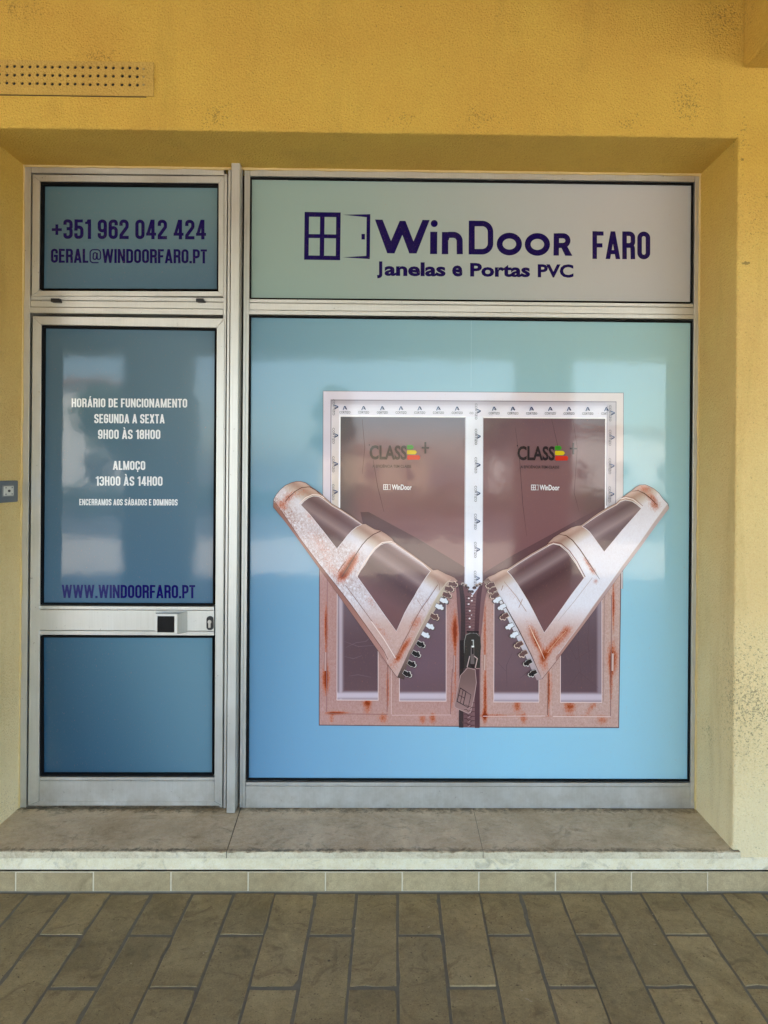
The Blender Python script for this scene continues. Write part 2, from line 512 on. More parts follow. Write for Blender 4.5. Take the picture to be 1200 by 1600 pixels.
# ------------------------------------------------------------------ pavement
pavement = box('pavement', -14, 14, -5.35, YW, -0.12, -0.0018, M_GROUT)
tag(pavement, kind='structure')
PW, PL, PX = 0.1594, 0.507, -1.409
def paver_bm():
    """a stone with slightly worn, uneven edges"""
    bm = bmesh.new()
    hx, hy = PW / 2 - 0.0042, PL / 2 - 0.0065
    out = []
    for (x0, y0), (x1, y1), n in (((-hx, -hy), (hx, -hy), 4), ((hx, -hy), (hx, hy), 10), ((hx, hy), (-hx, hy), 4), ((-hx, hy), (-hx, -hy), 10)):
        for i in range(n):
            f = i / n
            j = 0.0009 if i else 0.0016
            chip = 0.004 if random.random() < 0.07 else 0.0
            x, y = x0 + (x1 - x0) * f + random.uniform(-j, j), y0 + (y1 - y0) * f + random.uniform(-j, j)
            out.append((x * (1 - chip / hx), y * (1 - chip / hy)))
    base = [bm.verts.new((x, y, -0.03)) for x, y in out]
    rim = [bm.verts.new((x, y, -0.0022)) for x, y in out]
    top = [bm.verts.new((x * (1 - 0.0022 / hx), y * (1 - 0.0022 / hy), 0.0)) for x, y in out]
    n = len(out)
    for i in range(n):
        k = (i + 1) % n
        bm.faces.new((base[i], base[k], rim[k], rim[i])); bm.faces.new((rim[i], rim[k], top[k], top[i]))
    bm.faces.new(top)
    return bm
paver_meshes = []
def paver_cells():
    for k in range(-70, 80):
        xc = PX + (k + 0.5) * PW
        odd = k % 2 == 0
        for j in range(-1, 10):
            y1 = -0.392 - PL * j + (0.0 if odd else PL * 0.505)
            yield k, xc, y1 - PL, y1
stuffbm = bmesh.new()
for k, xc, ya, yb in paver_cells():
    yb2 = min(yb, -0.386)
    if yb2 - ya < 0.05 or ya < -5.3: continue
    near = -1.95 < xc < 1.85 and yb > -1.25
    if near:
        if len(paver_meshes) < 8:
            o = obj('paver', paver_bm(), M_PAVER, pavement); paver_meshes.append(o.data)
        else:
            o = bpy.data.objects.new('paver', random.choice(paver_meshes)); link(o, pavement)
        o.location = (xc + random.uniform(-.0012, .0012), (ya + yb2) / 2, random.uniform(-0.0012, 0.0012))
        o.scale = (1, (yb2 - ya - 0.013) / (PL - 0.013), 1)
        o.rotation_euler = (random.uniform(-.003, .003), random.uniform(-.006, .006), random.uniform(-.003, .003))
    elif abs(xc) < 9:
        bm_box(stuffbm, xc - PW / 2 + .0045, xc + PW / 2 - .0045, ya + .0045, yb2 - .0045, -0.03, random.uniform(-.001, .001))
far = obj('distant_paver', stuffbm, M_PAVER, pavement)
tag(far, kind='stuff')
# mortar fillet against the skirting
box('mortar_fillet', -6, 6, -0.3835, -0.3765, -0.02, 0.004, M_GROUT, pavement, 0.001)

# ------------------------------------------------------------------ the arcade round the camera
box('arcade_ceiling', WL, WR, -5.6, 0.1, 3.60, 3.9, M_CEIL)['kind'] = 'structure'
beam = box('cross_beam', 1.3714, 2.05, -5.0, YW, 3.262, 3.60, M_WALL, None, 0.006)
tag(beam, 'yellow stucco ceiling beam meeting the wall above right of the shopfront', 'beam')
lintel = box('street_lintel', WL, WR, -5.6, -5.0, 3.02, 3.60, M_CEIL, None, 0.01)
tag(lintel, 'long yellow lintel over the arcade openings on the street side', 'lintel')
for i, (xa, xb, lab) in enumerate(((-3.12, -2.42, 'square yellow arcade pillar seen reflected in the door glass'), (1.45, 2.05, 'yellow arcade pillar standing under the cross beam'),
                      (-7.9, -7.2, 'yellow arcade pillar farthest left along the street edge'), (6.3, 6.95, 'yellow arcade pillar farthest right along the street edge'))):
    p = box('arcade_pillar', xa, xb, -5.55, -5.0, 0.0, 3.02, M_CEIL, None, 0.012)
    tag(p, lab, 'pillar', 'pillars along the arcade')

# ------------------------------------------------------------------ street behind the camera (seen only as reflection and light)
M_STREET = simple('street_asphalt', (0.11, 0.105, 0.10), 0.9, nscale=2.0, namt=0.3)
M_PALEPAV = simple('pale_cobble_pavement', (0.47, 0.42, 0.35), 0.9, nscale=3.0, namt=0.15)
M_WHITEW = simple('white_house_paint', (0.72, 0.70, 0.66), 0.8, nscale=1.5, namt=0.06)
M_OCHREW = simple('ochre_house_paint', (0.50, 0.40, 0.27), 0.8, nscale=1.5, namt=0.1)
M_WINDOWD = simple('dark_window_glass', (0.03, 0.035, 0.04), 0.15)
M_ROOF = simple('clay_roof', (0.33, 0.15, 0.09), 0.8, nscale=4)
M_LEAF = simple('hedge_leaf', (0.045, 0.085, 0.03), 0.6, nscale=3, namt=0.5)
M_BARK = simple('bark', (0.12, 0.09, 0.065), 0.9, nscale=12, namt=0.3)
def sheet(name, x0, x1, y0, y1, z, m):
    bm = bmesh.new()
    bm.faces.new([bm.verts.new(p) for p in ((x0, y0, z), (x1, y0, z), (x1, y1, z), (x0, y1, z))])
    o = obj(name, bm, m); o['kind'] = 'structure'
    return o
sheet('ground', -900, 900, -1500, 300, -0.13, M_STREET)
box('forecourt_pavement', -60, 60, -14.0, -5.351, -0.125, -0.01, M_PALEPAV)['kind'] = 'structure'
def house(x0, x1, y0, y1, h, m, lab, floors):
    e = empty('street_house', ((x0 + x1) / 2, y1, 0), lab, 'house', 'houses across the street')
    keep(box('wall', x0, x1, y0, y1, -0.13, h, m), e)
    keep(box('roof', x0 - 0.3, x1 + 0.3, y0 - 0.3, y1 + 0.3, h, h + 0.25, M_ROOF), e)
    n = int((x1 - x0) / 2.6)
    for f in range(floors):
        for i in range(n):
            xc = x0 + (i + 0.5) * (x1 - x0) / n
            keep(box('window', xc - 0.5, xc + 0.5, y1 - 0.05, y1 + 0.03, 0.9 + f * 3, 2.3 + f * 3, M_WINDOWD), e)
house(-24, -12.4, -42, -30, 5.6, M_WHITEW, 'low white two storey house across the street, leftmost of the row', 1)
house(-7, 3, -75, -62, 3.6, M_OCHREW, 'ochre single storey house far across the street in the middle', 1)
house(9, 27, -62, -48, 4.6, M_WHITEW, 'long white house across the street, rightmost of the row', 1)
def leafy(bm, c, r, n, s):
    for _ in range(n):
        d = Vector((random.gauss(0, 1), random.gauss(0, 1), random.gauss(0, 1))).normalized()
        p = Vector(c) + Vector((d.x * r[0], d.y * r[1], d.z * r[2])) * (random.random() ** 0.4)
        a = Vector((random.gauss(0, 1), random.gauss(0, 1), random.gauss(0, 1))).normalized()
        b = a.cross(d + Vector((.1, .2, .3))).normalized()
        bm.faces.new([bm.verts.new(p + a * s * i + b * s * j) for i, j in ((-1, -1), (1, -1), (1, 1), (-1, 1))])
bm = bmesh.new()
for i in range(60):
    leafy(bm, (-30 + i, -24 + random.uniform(-.3, .3), 0.45), (0.9, 0.6, 0.75 + random.uniform(-.15, .2)), 130, 0.09)
hedge = obj('hedge', bm, M_LEAF, recalc=False); tag(hedge, 'long low clipped green hedge across the street', 'hedge')
def tree(x, y, h, r, lab):
    e = empty('street_tree', (x, y, -0.1), lab, 'tree', 'trees across the street')
    bm = bmesh.new()
    for k in range(5):
        leafy(bm, (x + random.uniform(-r, r) * .5, y + random.uniform(-r, r) * .5, h * (.62 + .07 * k)), (r * .7, r * .7, r * .5), 260, 0.14)
    keep(obj('crown', bm, M_LEAF, recalc=False), e)
    bm = bmesh.new()
    bmesh.ops.create_cone(bm, cap_ends=True, segments=8, radius1=0.2, radius2=0.1, depth=h * .7, matrix=Matrix.Translation((x, y, h * .35 - .1)))
    keep(obj('trunk', bm, M_BARK), e)
tree(-11.5, -26, 4.6, 1.7, 'small bushy tree left of the far houses')
tree(5.8, -33, 5.2, 2.0, 'round green tree in front of the long white house')
tree(-1.7, -17, 4.0, 0.55, 'slim young tree growing nearest the arcade')

# ------------------------------------------------------------------ vent grille
def vent():
    yv = YW - 0.006
    x1, z1, z0 = at(241, 95, YW)[0], 3.247, 3.113
    x0 = x1 - 0.78
    bm = bmesh.new()
    outer = [Vector((x0, z0)), Vector((x1, z0)), Vector((x1, z1)), Vector((x0, z1))]
    verts = list(outer); edges = [(0, 1), (1, 2), (2, 3), (3, 0)]
    faces = [[0, 1, 2, 3]]
    holes = []
    pitch = (at(217, 120, YW)[0] - at(5, 120, YW)[0]) / 18.0
    xs = at(213, 120, YW)[0]
    for c in range(24):
        for r in range(3):
            xc = xs - c * pitch * 1.005 + (0.006 if c < 3 else 0) + random.uniform(-.0012, .0012)
            zc = at(100, 106 + r * 13.2, YW)[1] + random.uniform(-.0012, .0012)
            if xc < x0 + 0.02: continue
            ring = [Vector((xc + math.cos(a) * 0.0068, zc + math.sin(a) * 0.0068)) for a in [k * math.pi / 4 for k in range(8)]]
            b = len(verts)
            verts += ring
            edges += [(b + k, b + (k + 1) % 8) for k in range(8)]
            holes.append((xc, zc))
    res = delaunay_2d_cdt(verts, edges, faces, 1, 1e-6)
    vv = res[0]
    bmv = [bm.verts.new((p.x, yv, p.y)) for p in vv]
    for f in res[2]:
        cx = sum(vv[i].x for i in f) / len(f); cz = sum(vv[i].y for i in f) / len(f)
        if any((cx - hx) ** 2 + (cz - hz) ** 2 < 0.0064 ** 2 for hx, hz in holes): continue
        try: bm.faces.new([bmv[i] for i in f])
        except ValueError: pass
    bmesh.ops.recalc_face_normals(bm, faces=bm.faces)
    r = bmesh.ops.extrude_face_region(bm, geom=list(bm.faces))
    for v in [g for g in r['geom'] if isinstance(g, bmesh.types.BMVert)]:
        v.co.y += 0.0045
    o = obj('vent_grille', bm, M_VENT)
    tag(o, 'yellow painted rectangular vent plate with rows of round holes on the wall', 'vent')
    box('dark_backing', x0 + .01, xs + 0.01, YW - 0.0012, YW - 0.0004, z0 + .008, z1 - .008, M_DARK, o)
    for r in range(3):
        xc, zc = at(225, 109 + r * 12.4, YW)
        bm = bmesh.new()
        bmesh.ops.create_cone(bm, cap_ends=True, segments=10, radius1=0.005, radius2=0.0042, depth=0.002, matrix=Matrix.Translation((xc, yv - 0.0008, zc)) @ Matrix.Rotation(R_(90), 4, 'X'))
        keep(obj('screw', bm, M_SCREW), o)
    box('shadow_strip', x0 + .005, x1 - .03, YW - 0.0014, YW + 0.001, z0 - 0.0028, z0 + 0.001, M_DARK, o)  # dark strip drawn in as the shadow line under the plate
M_VENT = make_stucco('vent_paint', (0.60, 0.40, 0.10), (0.72, 0.56, 0.28))
M_SCREW = simple('painted_screw', (0.35, 0.27, 0.11), 0.6)
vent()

# ------------------------------------------------------------------ fixed aluminium frame
YF = -0.022
frame = empty('shopfront_frame', (0, 0, ZS), 'silver aluminium shopfront frame with central mullion and transoms', 'window frame')
def mem(n, u0, v0, u1, v1, yf=YF, yb=0.05, m=None, parent=None, bevel=0.0012):
    return member(n, u0, v0, u1, v1, yf, yb, m or M_ALU, parent or frame, bevel)
def vert(n, u0, u1, v0, v1, yf=YF, yb=0.05, parent=None, m=None, vr=736.0, ue=None):
    """upright member: u0/u1 are read at height vr in the photo"""
    xa, xb = at(u0, vr, yf)[0], at(u1, vr, yf)[0]
    um = (u0 + u1) / 2
    return box(n, xa, xb, yf, yb, at(um, v1, yf)[1], at(um, v0, yf)[1], m or M_ALU, parent or frame, 0.0012)
def horiz(n, v0, v1, xa, xb, uref, yf=YF, yb=0.05, parent=None, m=None, bevel=0.0012):
    return box(n, xa, xb, yf, yb, at(uref, v1, yf)[1], at(uref, v0, yf)[1], m or M_ALU, parent or frame, bevel)
def XV(u, Y=YF, v=736.0): return at(u, v, Y)[0]
zbot = 0.158
# uprights
box('stile', X0 + 0.002, XV(44.8), YF, 0.05, zbot, ZT - 0.002, M_ALU, frame, 0.0012)
box('stile', XV(347.2), XV(351.8), YF - 0.004, 0.05, zbot + 0.004, ZT - 0.028, M_ALU, frame, 0.001)
box('stile', XV(353.0), XV(357.0), YF, 0.05, zbot - 0.003, ZT - 0.004, M_ALU, frame, 0.001)
box('mullion_cover', XV(357.9, -0.075), XV(371.0, -0.075), -0.075, 0.0, 0.1605, ZT + 0.003, M_ALU, frame, 0.0015)
box('mullion_cover', XV(371.0, -0.06) - 0.004, XV(373.4, -0.03), -0.045, 0.0, 0.1608, ZT - 0.004, M_ALU, frame, 0.001)
box('stile', XV(378.0), XV(382.2), YF + 0.004, 0.05, zbot, ZT - 0.002, M_ALU, frame, 0.001)
box('stile', XV(382.6), XV(387.0), YF, 0.05, zbot, ZT - 0.002, M_ALU, frame, 0.001)
box('stile', XV(1082.6), X1 - 0.003, YF, 0.05, zbot, ZT - 0.002, M_ALU, frame, 0.0012)
XLa, XLb = XV(45.3), XV(346.8)           # bay over and round the door
XRa, XRb = XV(387.3), XV(1082.3)         # bay of the big windows
# heads
ztop = ZT - 0.002
box('head_rail', XLa, XLb, YF, 0.05, at(200, 272.0, YF)[1], ztop, M_ALU, frame, 0.0012)
box('head_rail', XRa, XRb, YF, 0.05, at(740, 279.5, YF)[1], ztop, M_ALU, frame, 0.0012)
# transoms: stepped sections
horiz('transom', 463.8, 470.2, XLa, XLb, 200, YF + 0.006)
horiz('transom', 470.9, 481.0, XLa, XLb, 200, YF)
horiz('transom', 481.5, 490.5, XLa, XLb, 200, YF - 0.004)
horiz('transom', 470.9, 476.4, XRa, XRb, 740, YF + 0.006)
horiz('transom', 477.0, 487.8, XRa, XRb, 740, YF)
horiz('transom', 488.2, 494.8, XRa, XRb, 740, YF - 0.003)
# bottom rail of the display bay
horiz('bottom_rail', 1222.8, 1228.4, XRa, XRb, 730, YF + 0.004)
box('bottom_rail', XRa, XRb, YF, 0.05, zbot, at(730, 1229.0, YF)[1], M_ALU, frame, 0.0012)
# dark void behind everything
box('dark_backing', X0 + .003, X1 - .003, 0.052, 0.09, 0.135, ZT - .002, M_DARK, frame)
# black hinge caps of the fanlight
for (ua, ub) in ((79, 95), (306, 320)):
    x0, x1, z0, z1 = quad_px(ua, 466, ub, 472.6, YF - 0.012)
    bm = bmesh.new()
    bm_box(bm, x0, x1 - 0.006, YF - 0.012, YF + 0.01, z0 + 0.003, z1, 0.001)
    bm_box(bm, x0 + 0.008, x1, YF - 0.014, YF + 0.01, z0, z0 + 0.009, 0.001)
    keep(obj('hinge_cap', bm, M_BLACKP), frame)

# ------------------------------------------------------------------ drawing with ink: flat coloured film cut to shape
class Ink:
    def __init__(s, base=0.0004):
        s.v, s.f, s.c, s.r, s.m, s.base, s.n = [], [], [], [], [], base, 0
    def add(s, pts, faces, col, rust=None, mott=None, lay=0.0):
        b = len(s.v)
        Y = -(s.base + lay)
        for (u, v) in pts:
            x, z = at(u, v, 0.0)
            s.v.append((x, Y, z))
            s.c.append(lin(col(u, v)) if callable(col) else col)
            s.r.append(rust(u, v) if callable(rust) else (rust or 0.0))
            s.m.append(mott(u, v) if callable(mott) else (mott or 0.0))
        for f in faces:
            a = 0
            for i in range(len(f)):
                p, q = pts[f[i]], pts[f[(i + 1) % len(f)]]
                a += p[0] * q[1] - q[0] * p[1]
            f = list(f) if a < 0 else list(f)[::-1]
            s.f.append([b + i for i in f])
    def poly(s, pts, col, grid=None, rust=None, mott=None, lay=None, lip=None):
        if lay is None:
            s.n += 1; lay = s.n * 0.00005
        if not callable(col): col = lin(col)
        vv = [Vector(p) for p in pts]
        n = len(pts)
        if n <= 4 and grid is None and n == 4:
            s.add(pts, [[0, 1, 2, 3]], col, rust, mott, lay); return
        if grid:
            # subdivide the outline so colour follows it
            out = []
            for i in range(n):
                a, b = Vector(pts[i]), Vector(pts[(i + 1) % n])
                k = max(1, int((b - a).length / grid))
                out += [a.lerp(b, t / k) for t in range(k)]
            vv = out; n = len(vv)
            us = [p.x for p in vv]; vs = [p.y for p in vv]
            P = np.array([(p.x, p.y) for p in vv])
            gu, gv = np.meshgrid(np.arange(min(us) + grid / 2, max(us), grid), np.arange(min(vs) + grid / 2, max(vs), grid))
            gu, gv = gu.ravel(), gv.ravel()
            ins = np.zeros(gu.shape, bool)
            for i in range(n):
                x1, y1 = P[i]; x2, y2 = P[(i + 1) % n]
                c = ((y1 > gv) != (y2 > gv))
                with np.errstate(divide='ignore', invalid='ignore'):
                    xi = (x2 - x1) * (gv - y1) / ((y2 - y1) if y2 != y1 else 1e-9) + x1
                ins ^= c & (gu < xi)
            vv = vv + [Vector((a, b)) for a, b in zip(gu[ins], gv[ins])]
        res = delaunay_2d_cdt(vv, [], [list(range(n))], 1, 1e-4)
        s.add([(p.x, p.y) for p in res[0]], res[2], col, rust, mott, lay)
    def ribbon(s, pts, w, col, closed=False, lay=None, rust=None, taper=False):
        if lay is None:
            s.n += 1; lay = s.n * 0.00005
        if not callable(col): col = lin(col)
        clean = [pts[0]]
        for p in pts[1:]:
            if math.hypot(p[0] - clean[-1][0], p[1] - clean[-1][1]) > 1e-4: clean.append(p)
        if closed and math.hypot(clean[0][0] - clean[-1][0], clean[0][1] - clean[-1][1]) < 1e-4: clean.pop()
        pts = clean
        n = len(pts)
        L, Rr_ = [], []
        for i in range(n):
            p = Vector(pts[i])
            a = Vector(pts[i - 1]) if (i > 0 or closed) else None
            b = Vector(pts[(i + 1) % n]) if (i < n - 1 or closed) else None
            d1 = (p - a).normalized() if a is not None else (b - p).normalized()
            d2 = (b - p).normalized() if b is not None else d1
            t = (d1 + d2)
            t = t.normalized() if t.length > 1e-6 else d1
            nrm = Vector((-t.y, t.x))
            k = max(0.35, nrm.dot(Vector((-d1.y, d1.x))))
            ww = w / 2 / k
            if taper: ww *= math.sin(math.pi * min(1, max(0, (i + 0.15) / (n - 1 + 0.3)))) ** 0.5
            L.append((p.x + nrm.x * ww, p.y + nrm.y * ww)); Rr_.append((p.x - nrm.x * ww, p.y - nrm.y * ww))
        fs = [[i, (i + 1) % n, n + (i + 1) % n, n + i] for i in range(n if closed else n - 1)]
        s.add(L + Rr_, fs, col, rust, None, lay)
    def build(s, name, parent):
        me = bpy.data.meshes.new(name)
        me.from_pydata(s.v, [], s.f)
        a = me.attributes.new('Col', 'FLOAT_COLOR', 'POINT')
        a.data.foreach_set('color', np.array([(*c, 1.0) for c in s.c], 'f').ravel())
        for nm, d in (('rust', s.r), ('mottle', s.m)):
            t = me.attributes.new(nm, 'FLOAT', 'POINT')
            t.data.foreach_set('value', np.array(d, 'f'))
        me.materials.append(M_PRINT)
        me.update()
        o = bpy.data.objects.new(name, me)
        link(o)
        par = parent
        root = parent
        while root.parent is not None: root = root.parent
        o.parent = parent
        o.matrix_parent_inverse = Matrix.Translation(-Vector(root.location))
        if parent is not root:
            o.matrix_parent_inverse = Matrix.Identity(4)
        return o

def rounded(pts, rad, closed, seg=5):
    out = []
    n = len(pts)
    for i, p in enumerate(pts):
        r = rad[i] if isinstance(rad, (list, tuple)) else rad
        if (not closed and i in (0, n - 1)) or r <= 0:
            out.append(p); continue
        p = Vector(p); a = Vector(pts[i - 1]); b = Vector(pts[(i + 1) % n])
        da, db = (a - p), (b - p)
        ang = da.angle(db)
        if ang > math.pi - 0.02:
            out.append(tuple(p)); continue
        t = min(r / math.tan(ang / 2), da.length * 0.5, db.length * 0.5)
        rr = t * math.tan(ang / 2)
        p1, p2 = p + da.normalized() * t, p + db.normalized() * t
        c = p + (da.normalized() + db.normalized()).normalized() * (rr / math.sin(ang / 2))
        a1 = math.atan2(p1.y - c.y, p1.x - c.x); a2 = math.atan2(p2.y - c.y, p2.x - c.x)
        d = a2 - a1
        while d > math.pi: d -= 2 * math.pi
        while d < -math.pi: d += 2 * math.pi
        out += [(c.x + rr * math.cos(a1 + d * k / seg), c.y + rr * math.sin(a1 + d * k / seg)) for k in range(seg + 1)]
    return out

# condensed capitals drawn as strokes: cap height 1, stroke T_
T_ = 0.165
def glyph(ch):
    """-> width, [('r', points, radii, closed) | ('p', polygon)]"""
    t = T_; h = t / 2; w = 0.465
    l, r, b, T, q = h, w - h, h, 1 - h, 0.15
    V = lambda x, y0=0.0, y1=1.0: ('p', [(x - h, y0), (x + h, y0), (x + h, y1), (x - h, y1)])
    H = lambda y, x0, x1: ('p', [(x0, y - h * .92), (x1, y - h * .92), (x1, y + h * .92), (x0, y + h * .92)])
    def D(x0, y0, x1, y1, k=1.0):
        dx, dy = x1 - x0, y1 - y0
        d = h * k * math.hypot(dx, dy) / abs(dy)
        return ('p', [(x0 - d, y0), (x0 + d, y0), (x1 + d, y1), (x1 - d, y1)])
    Rb = lambda p, rad, c=False: ('r', p, rad, c)
    if ch in 'O0': return w, [Rb([(l, b), (r, b), (r, T), (l, T)], q, True)]
    if ch == 'C': return w, [Rb([(r, .64), (r, T), (l, T), (l, b), (r, b), (r, .36)], q)]
    if ch == 'Ç': return w, [Rb([(r, .64), (r, T), (l, T), (l, b), (r, b), (r, .36)], q), ('p', [(w * .4, -.02), (w * .62, -.02), (w * .56, -.12), (w * .4, -.12)]), ('p', [(w * .42, -.1), (w * .68, -.1), (w * .6, -.22), (w * .34, -.22)])]
    if ch == 'G': return w, [Rb([(r, .66), (r, T), (l, T), (l, b), (r, b), (r, .49), (.20, .49)], [0, q, q, q, q, 0, 0])]
    if ch == 'D': return w, [Rb([(l, b), (r, b), (r, T), (l, T)], [0, q, q, 0], True)]
    if ch == 'E': return .41, [V(l), H(T, t, .40), H(.5, t, .36), H(b, t, .40)]
    if ch == 'F': return .40, [V(l), H(T, t, .40), H(.49, t, .36)]
    if ch == 'H': return w, [V(l), V(r), H(.5, t, w - t)]
    if ch == 'I': return t, [V(l)]
    if ch == 'L': return .38, [V(l), H(b, t, .38)]
    if ch == 'N': return .50, [V(l), V(.5 - h), D(h + .01, 1, .5 - h - .01, 0, .8)]
    if ch == 'M': return .62, [V(l), V(.62 - h), D(h + .02, 1, .31, 0, .75), D(.62 - h - .02, 1, .31, 0, .75)]
    if ch in 'AÁÀ':
        s = [D(h * .95, 0, .26, 1, .98), D(.52 - h * .95, 0, .26, 1, .98), H(.25, .14, .38)]
        if ch == 'Á': s.append(('p', [(.20, 1.06), (.30, 1.06), (.40, 1.25), (.25, 1.25)]))
        if ch == 'À': s.append(('p', [(.22, 1.06), (.32, 1.06), (.27, 1.25), (.12, 1.25)]))
        return .52, s
    if ch == 'B': return w, [V(l), Rb([(l, T), (r - .02, T), (r - .02, .52), (l, .52)], q * .8), Rb([(l, .52), (r, .52), (r, b), (l, b)], q * .8)]
    if ch == 'P': return w * .98, [V(l), Rb([(l, T), (r, T), (r, .44), (l, .44)], q)]
    if ch == 'R': return w, [V(l), Rb([(l, T), (r, T), (r, .50), (l, .50)], q * .85), Rb([(l + .05, .49), (r - .01, .49), (r, 0)], q * .7)]
    if ch == 'S': return w, [Rb([(r, .69), (r, T), (l, T), (l, .60), (r, .40), (r, b), (l, b), (l, .31)], [0, q, q, .1, .1, q, q, 0])]
    if ch == 'T': return .42, [H(T, 0, .42), V(.21, 0, 1 - t)]
    if ch == 'U': return w, [Rb([(l, 1), (l, b), (r, b), (r, 1)], q)]
    if ch == 'W': return .74, [D(h * .9, 1, .205, 0, .88), D(.37, 1, .205, 0, .88), D(.37, 1, .535, 0, .88), D(.74 - h * .9, 1, .535, 0, .88)]
    if ch == 'X': return .50, [D(h, 0, .5 - h, 1), D(.5 - h, 0, h, 1)]
    if ch == '.': return t, [('p', [(0, 0), (t, 0), (t, t), (0, t)])]
    if ch == '+': return .50, [('p', [(.0, .40), (.50, .40), (.50, .54), (.0, .54)]), ('p', [(.18, .20), (.32, .20), (.32, .74), (.18, .74)])]
    if ch == '1': return .30, [V(.30 - h), ('p', [(0, .76), (.2, .76), (.2, .88), (0, .88)]), ('p', [(.06, .86), (.2, .86), (.2, 1), (.13, 1)])]
    if ch == '2': return w, [Rb([(l, .68), (l, T), (r, T), (r, .62), (l, .20), (l, b), (w, b)], [0, q, q, .14, .1, 0, 0])]
    if ch == '3': return w, [Rb([(l, .72), (l, T), (r, T), (r, .52), (.16, .52)], [0, q, q, q * .7, 0]), Rb([(.16, .52), (r, .52), (r, b), (l, b), (l, .29)], [0, q * .7, q, q, 0])]
    if ch == '4': return .50, [V(.34), H(.26, 0, .50), D(h * .9, .20, .30, 1, .9)]
    if ch == '5': return w, [H(T, 0.02, .43), V(l + .01, .45, 1), Rb([(l, .42), (l, .60), (r, .60), (r, b), (l, b), (l, .29)], [0, q * .8, q, q, q, 0])]
    if ch == '6': return w, [Rb([(l, b), (r, b), (r, .58), (l, .58)], q, True), Rb([(l, .35), (l, T), (r, T), (r, .70)], q)]
    if ch == '9': return w, [Rb([(l, .42), (r, .42), (r, T), (l, T)], q, True), Rb([(r, .65), (r, b), (l, b), (l, .30)], q)]
    if ch == '8': return w, [Rb([(l, b), (r, b), (r, .52), (l, .52)], q * .9, True), Rb([(l + .01, .52), (r - .01, .52), (r - .01, T), (l + .01, T)], q * .9, True)]
    if ch == '@':
        k = .8
        return k, [('rt', [(.62, .02), (.06, .02), (.06, .94), (.74, .94), (.74, .26), (.53, .26), (.53, .72)], [0, .2, .22, .22, .12, .06, 0], False, .085),
                   ('rt', [(.25, .26), (.46, .26), (.51, .72), (.28, .72)], .1, True, .09)]
    return .2, []

def caps(ink, text, u0, u1, vt, vb, col, slope=0.0, gap=0.075, bold=1.0):
    """condensed capitals fitted between u0 and u1, cap top vt, baseline vb; slope = rise of v per u"""
    if not callable(col): col = lin(col)
    xs, x = [], 0.0
    for ch in text:
        if ch == ' ':
            x += 0.25; continue
        w, g = glyph(ch)
        xs.append((x, g)); x += w + gap
    tot = x - gap
    su, H = (u1 - u0) / tot, vb - vt
    ink.n += 1
    base = ink.n * 0.00005
    for x, g in xs:
        for k, st in enumerate(g):
            lay = base + k * 0.00002
            f = lambda p: (u0 + (x + p[0]) * su, vb - p[1] * H + slope * (x + p[0]) * su)
            if st[0] == 'p':
                ink.add([f(p) for p in st[1]], [[0, 1, 2, 3]], col, lay=lay)
            else:
                pts = rounded(st[1], st[2], st[3])
                w = (st[4] if st[0] == 'rt' else T_) * bold
                # build the stroke in glyph space, then map
                tmp = Ink.__new__(Ink); tmp.v = []; tmp.n = 0
                rec = {}
                def grab(P, Fs, c, *a): rec['P'], rec['F'] = P, Fs
                tmp.add = grab
                Ink.ribbon(tmp, pts, w, (0, 0, 0), st[3], 0.0)
                ink.add([f(p) for p in rec['P']], rec['F'], col, lay=lay)
    ink.n += 2

_fc = {}
def type_mesh(text, bold):
    key = (text, bold)
    if key not in _fc:
        cu = bpy.data.curves.new('t', 'FONT')
        cu.body = text; cu.size = 1.0; cu.offset = bold; cu.resolution_u = 3
        o = bpy.data.objects.new('t', cu); C.objects.link(o)
        dg = bpy.context.evaluated_depsgraph_get()
        me = bpy.data.meshes.new_from_object(o.evaluated_get(dg))
        P = [(v.co.x, v.co.y) for v in me.vertices]
        Fs = [list(p.vertices) for p in me.polygons]
        bpy.data.objects.remove(o); bpy.data.curves.remove(cu); bpy.data.meshes.remove(me)
        xs = [p[0] for p in P]; ys = [p[1] for p in P]
        bx = (min(xs), max(xs), min(ys), max(ys))
        P = [((p[0] - bx[0]) / (bx[1] - bx[0]), (p[1] - bx[2]) / (bx[3] - bx[2])) for p in P]
        _fc[key] = (P, Fs)
    return _fc[key]
def typed(ink, text, o, ex, ey, col, bold=0.0, lay=None):
    """built-in typeface fitted to the parallelogram: origin o (bottom left), ex along the line, ey up"""
    if lay is None:
        ink.n += 1; lay = ink.n * 0.00005
    P, Fs = type_mesh(text, bold)
    ink.add([(o[0] + p[0] * ex[0] + p[1] * ey[0], o[1] + p[0] * ex[1] + p[1] * ey[1]) for p in P], Fs, lin(col) if not callable(col) else col, lay=lay)

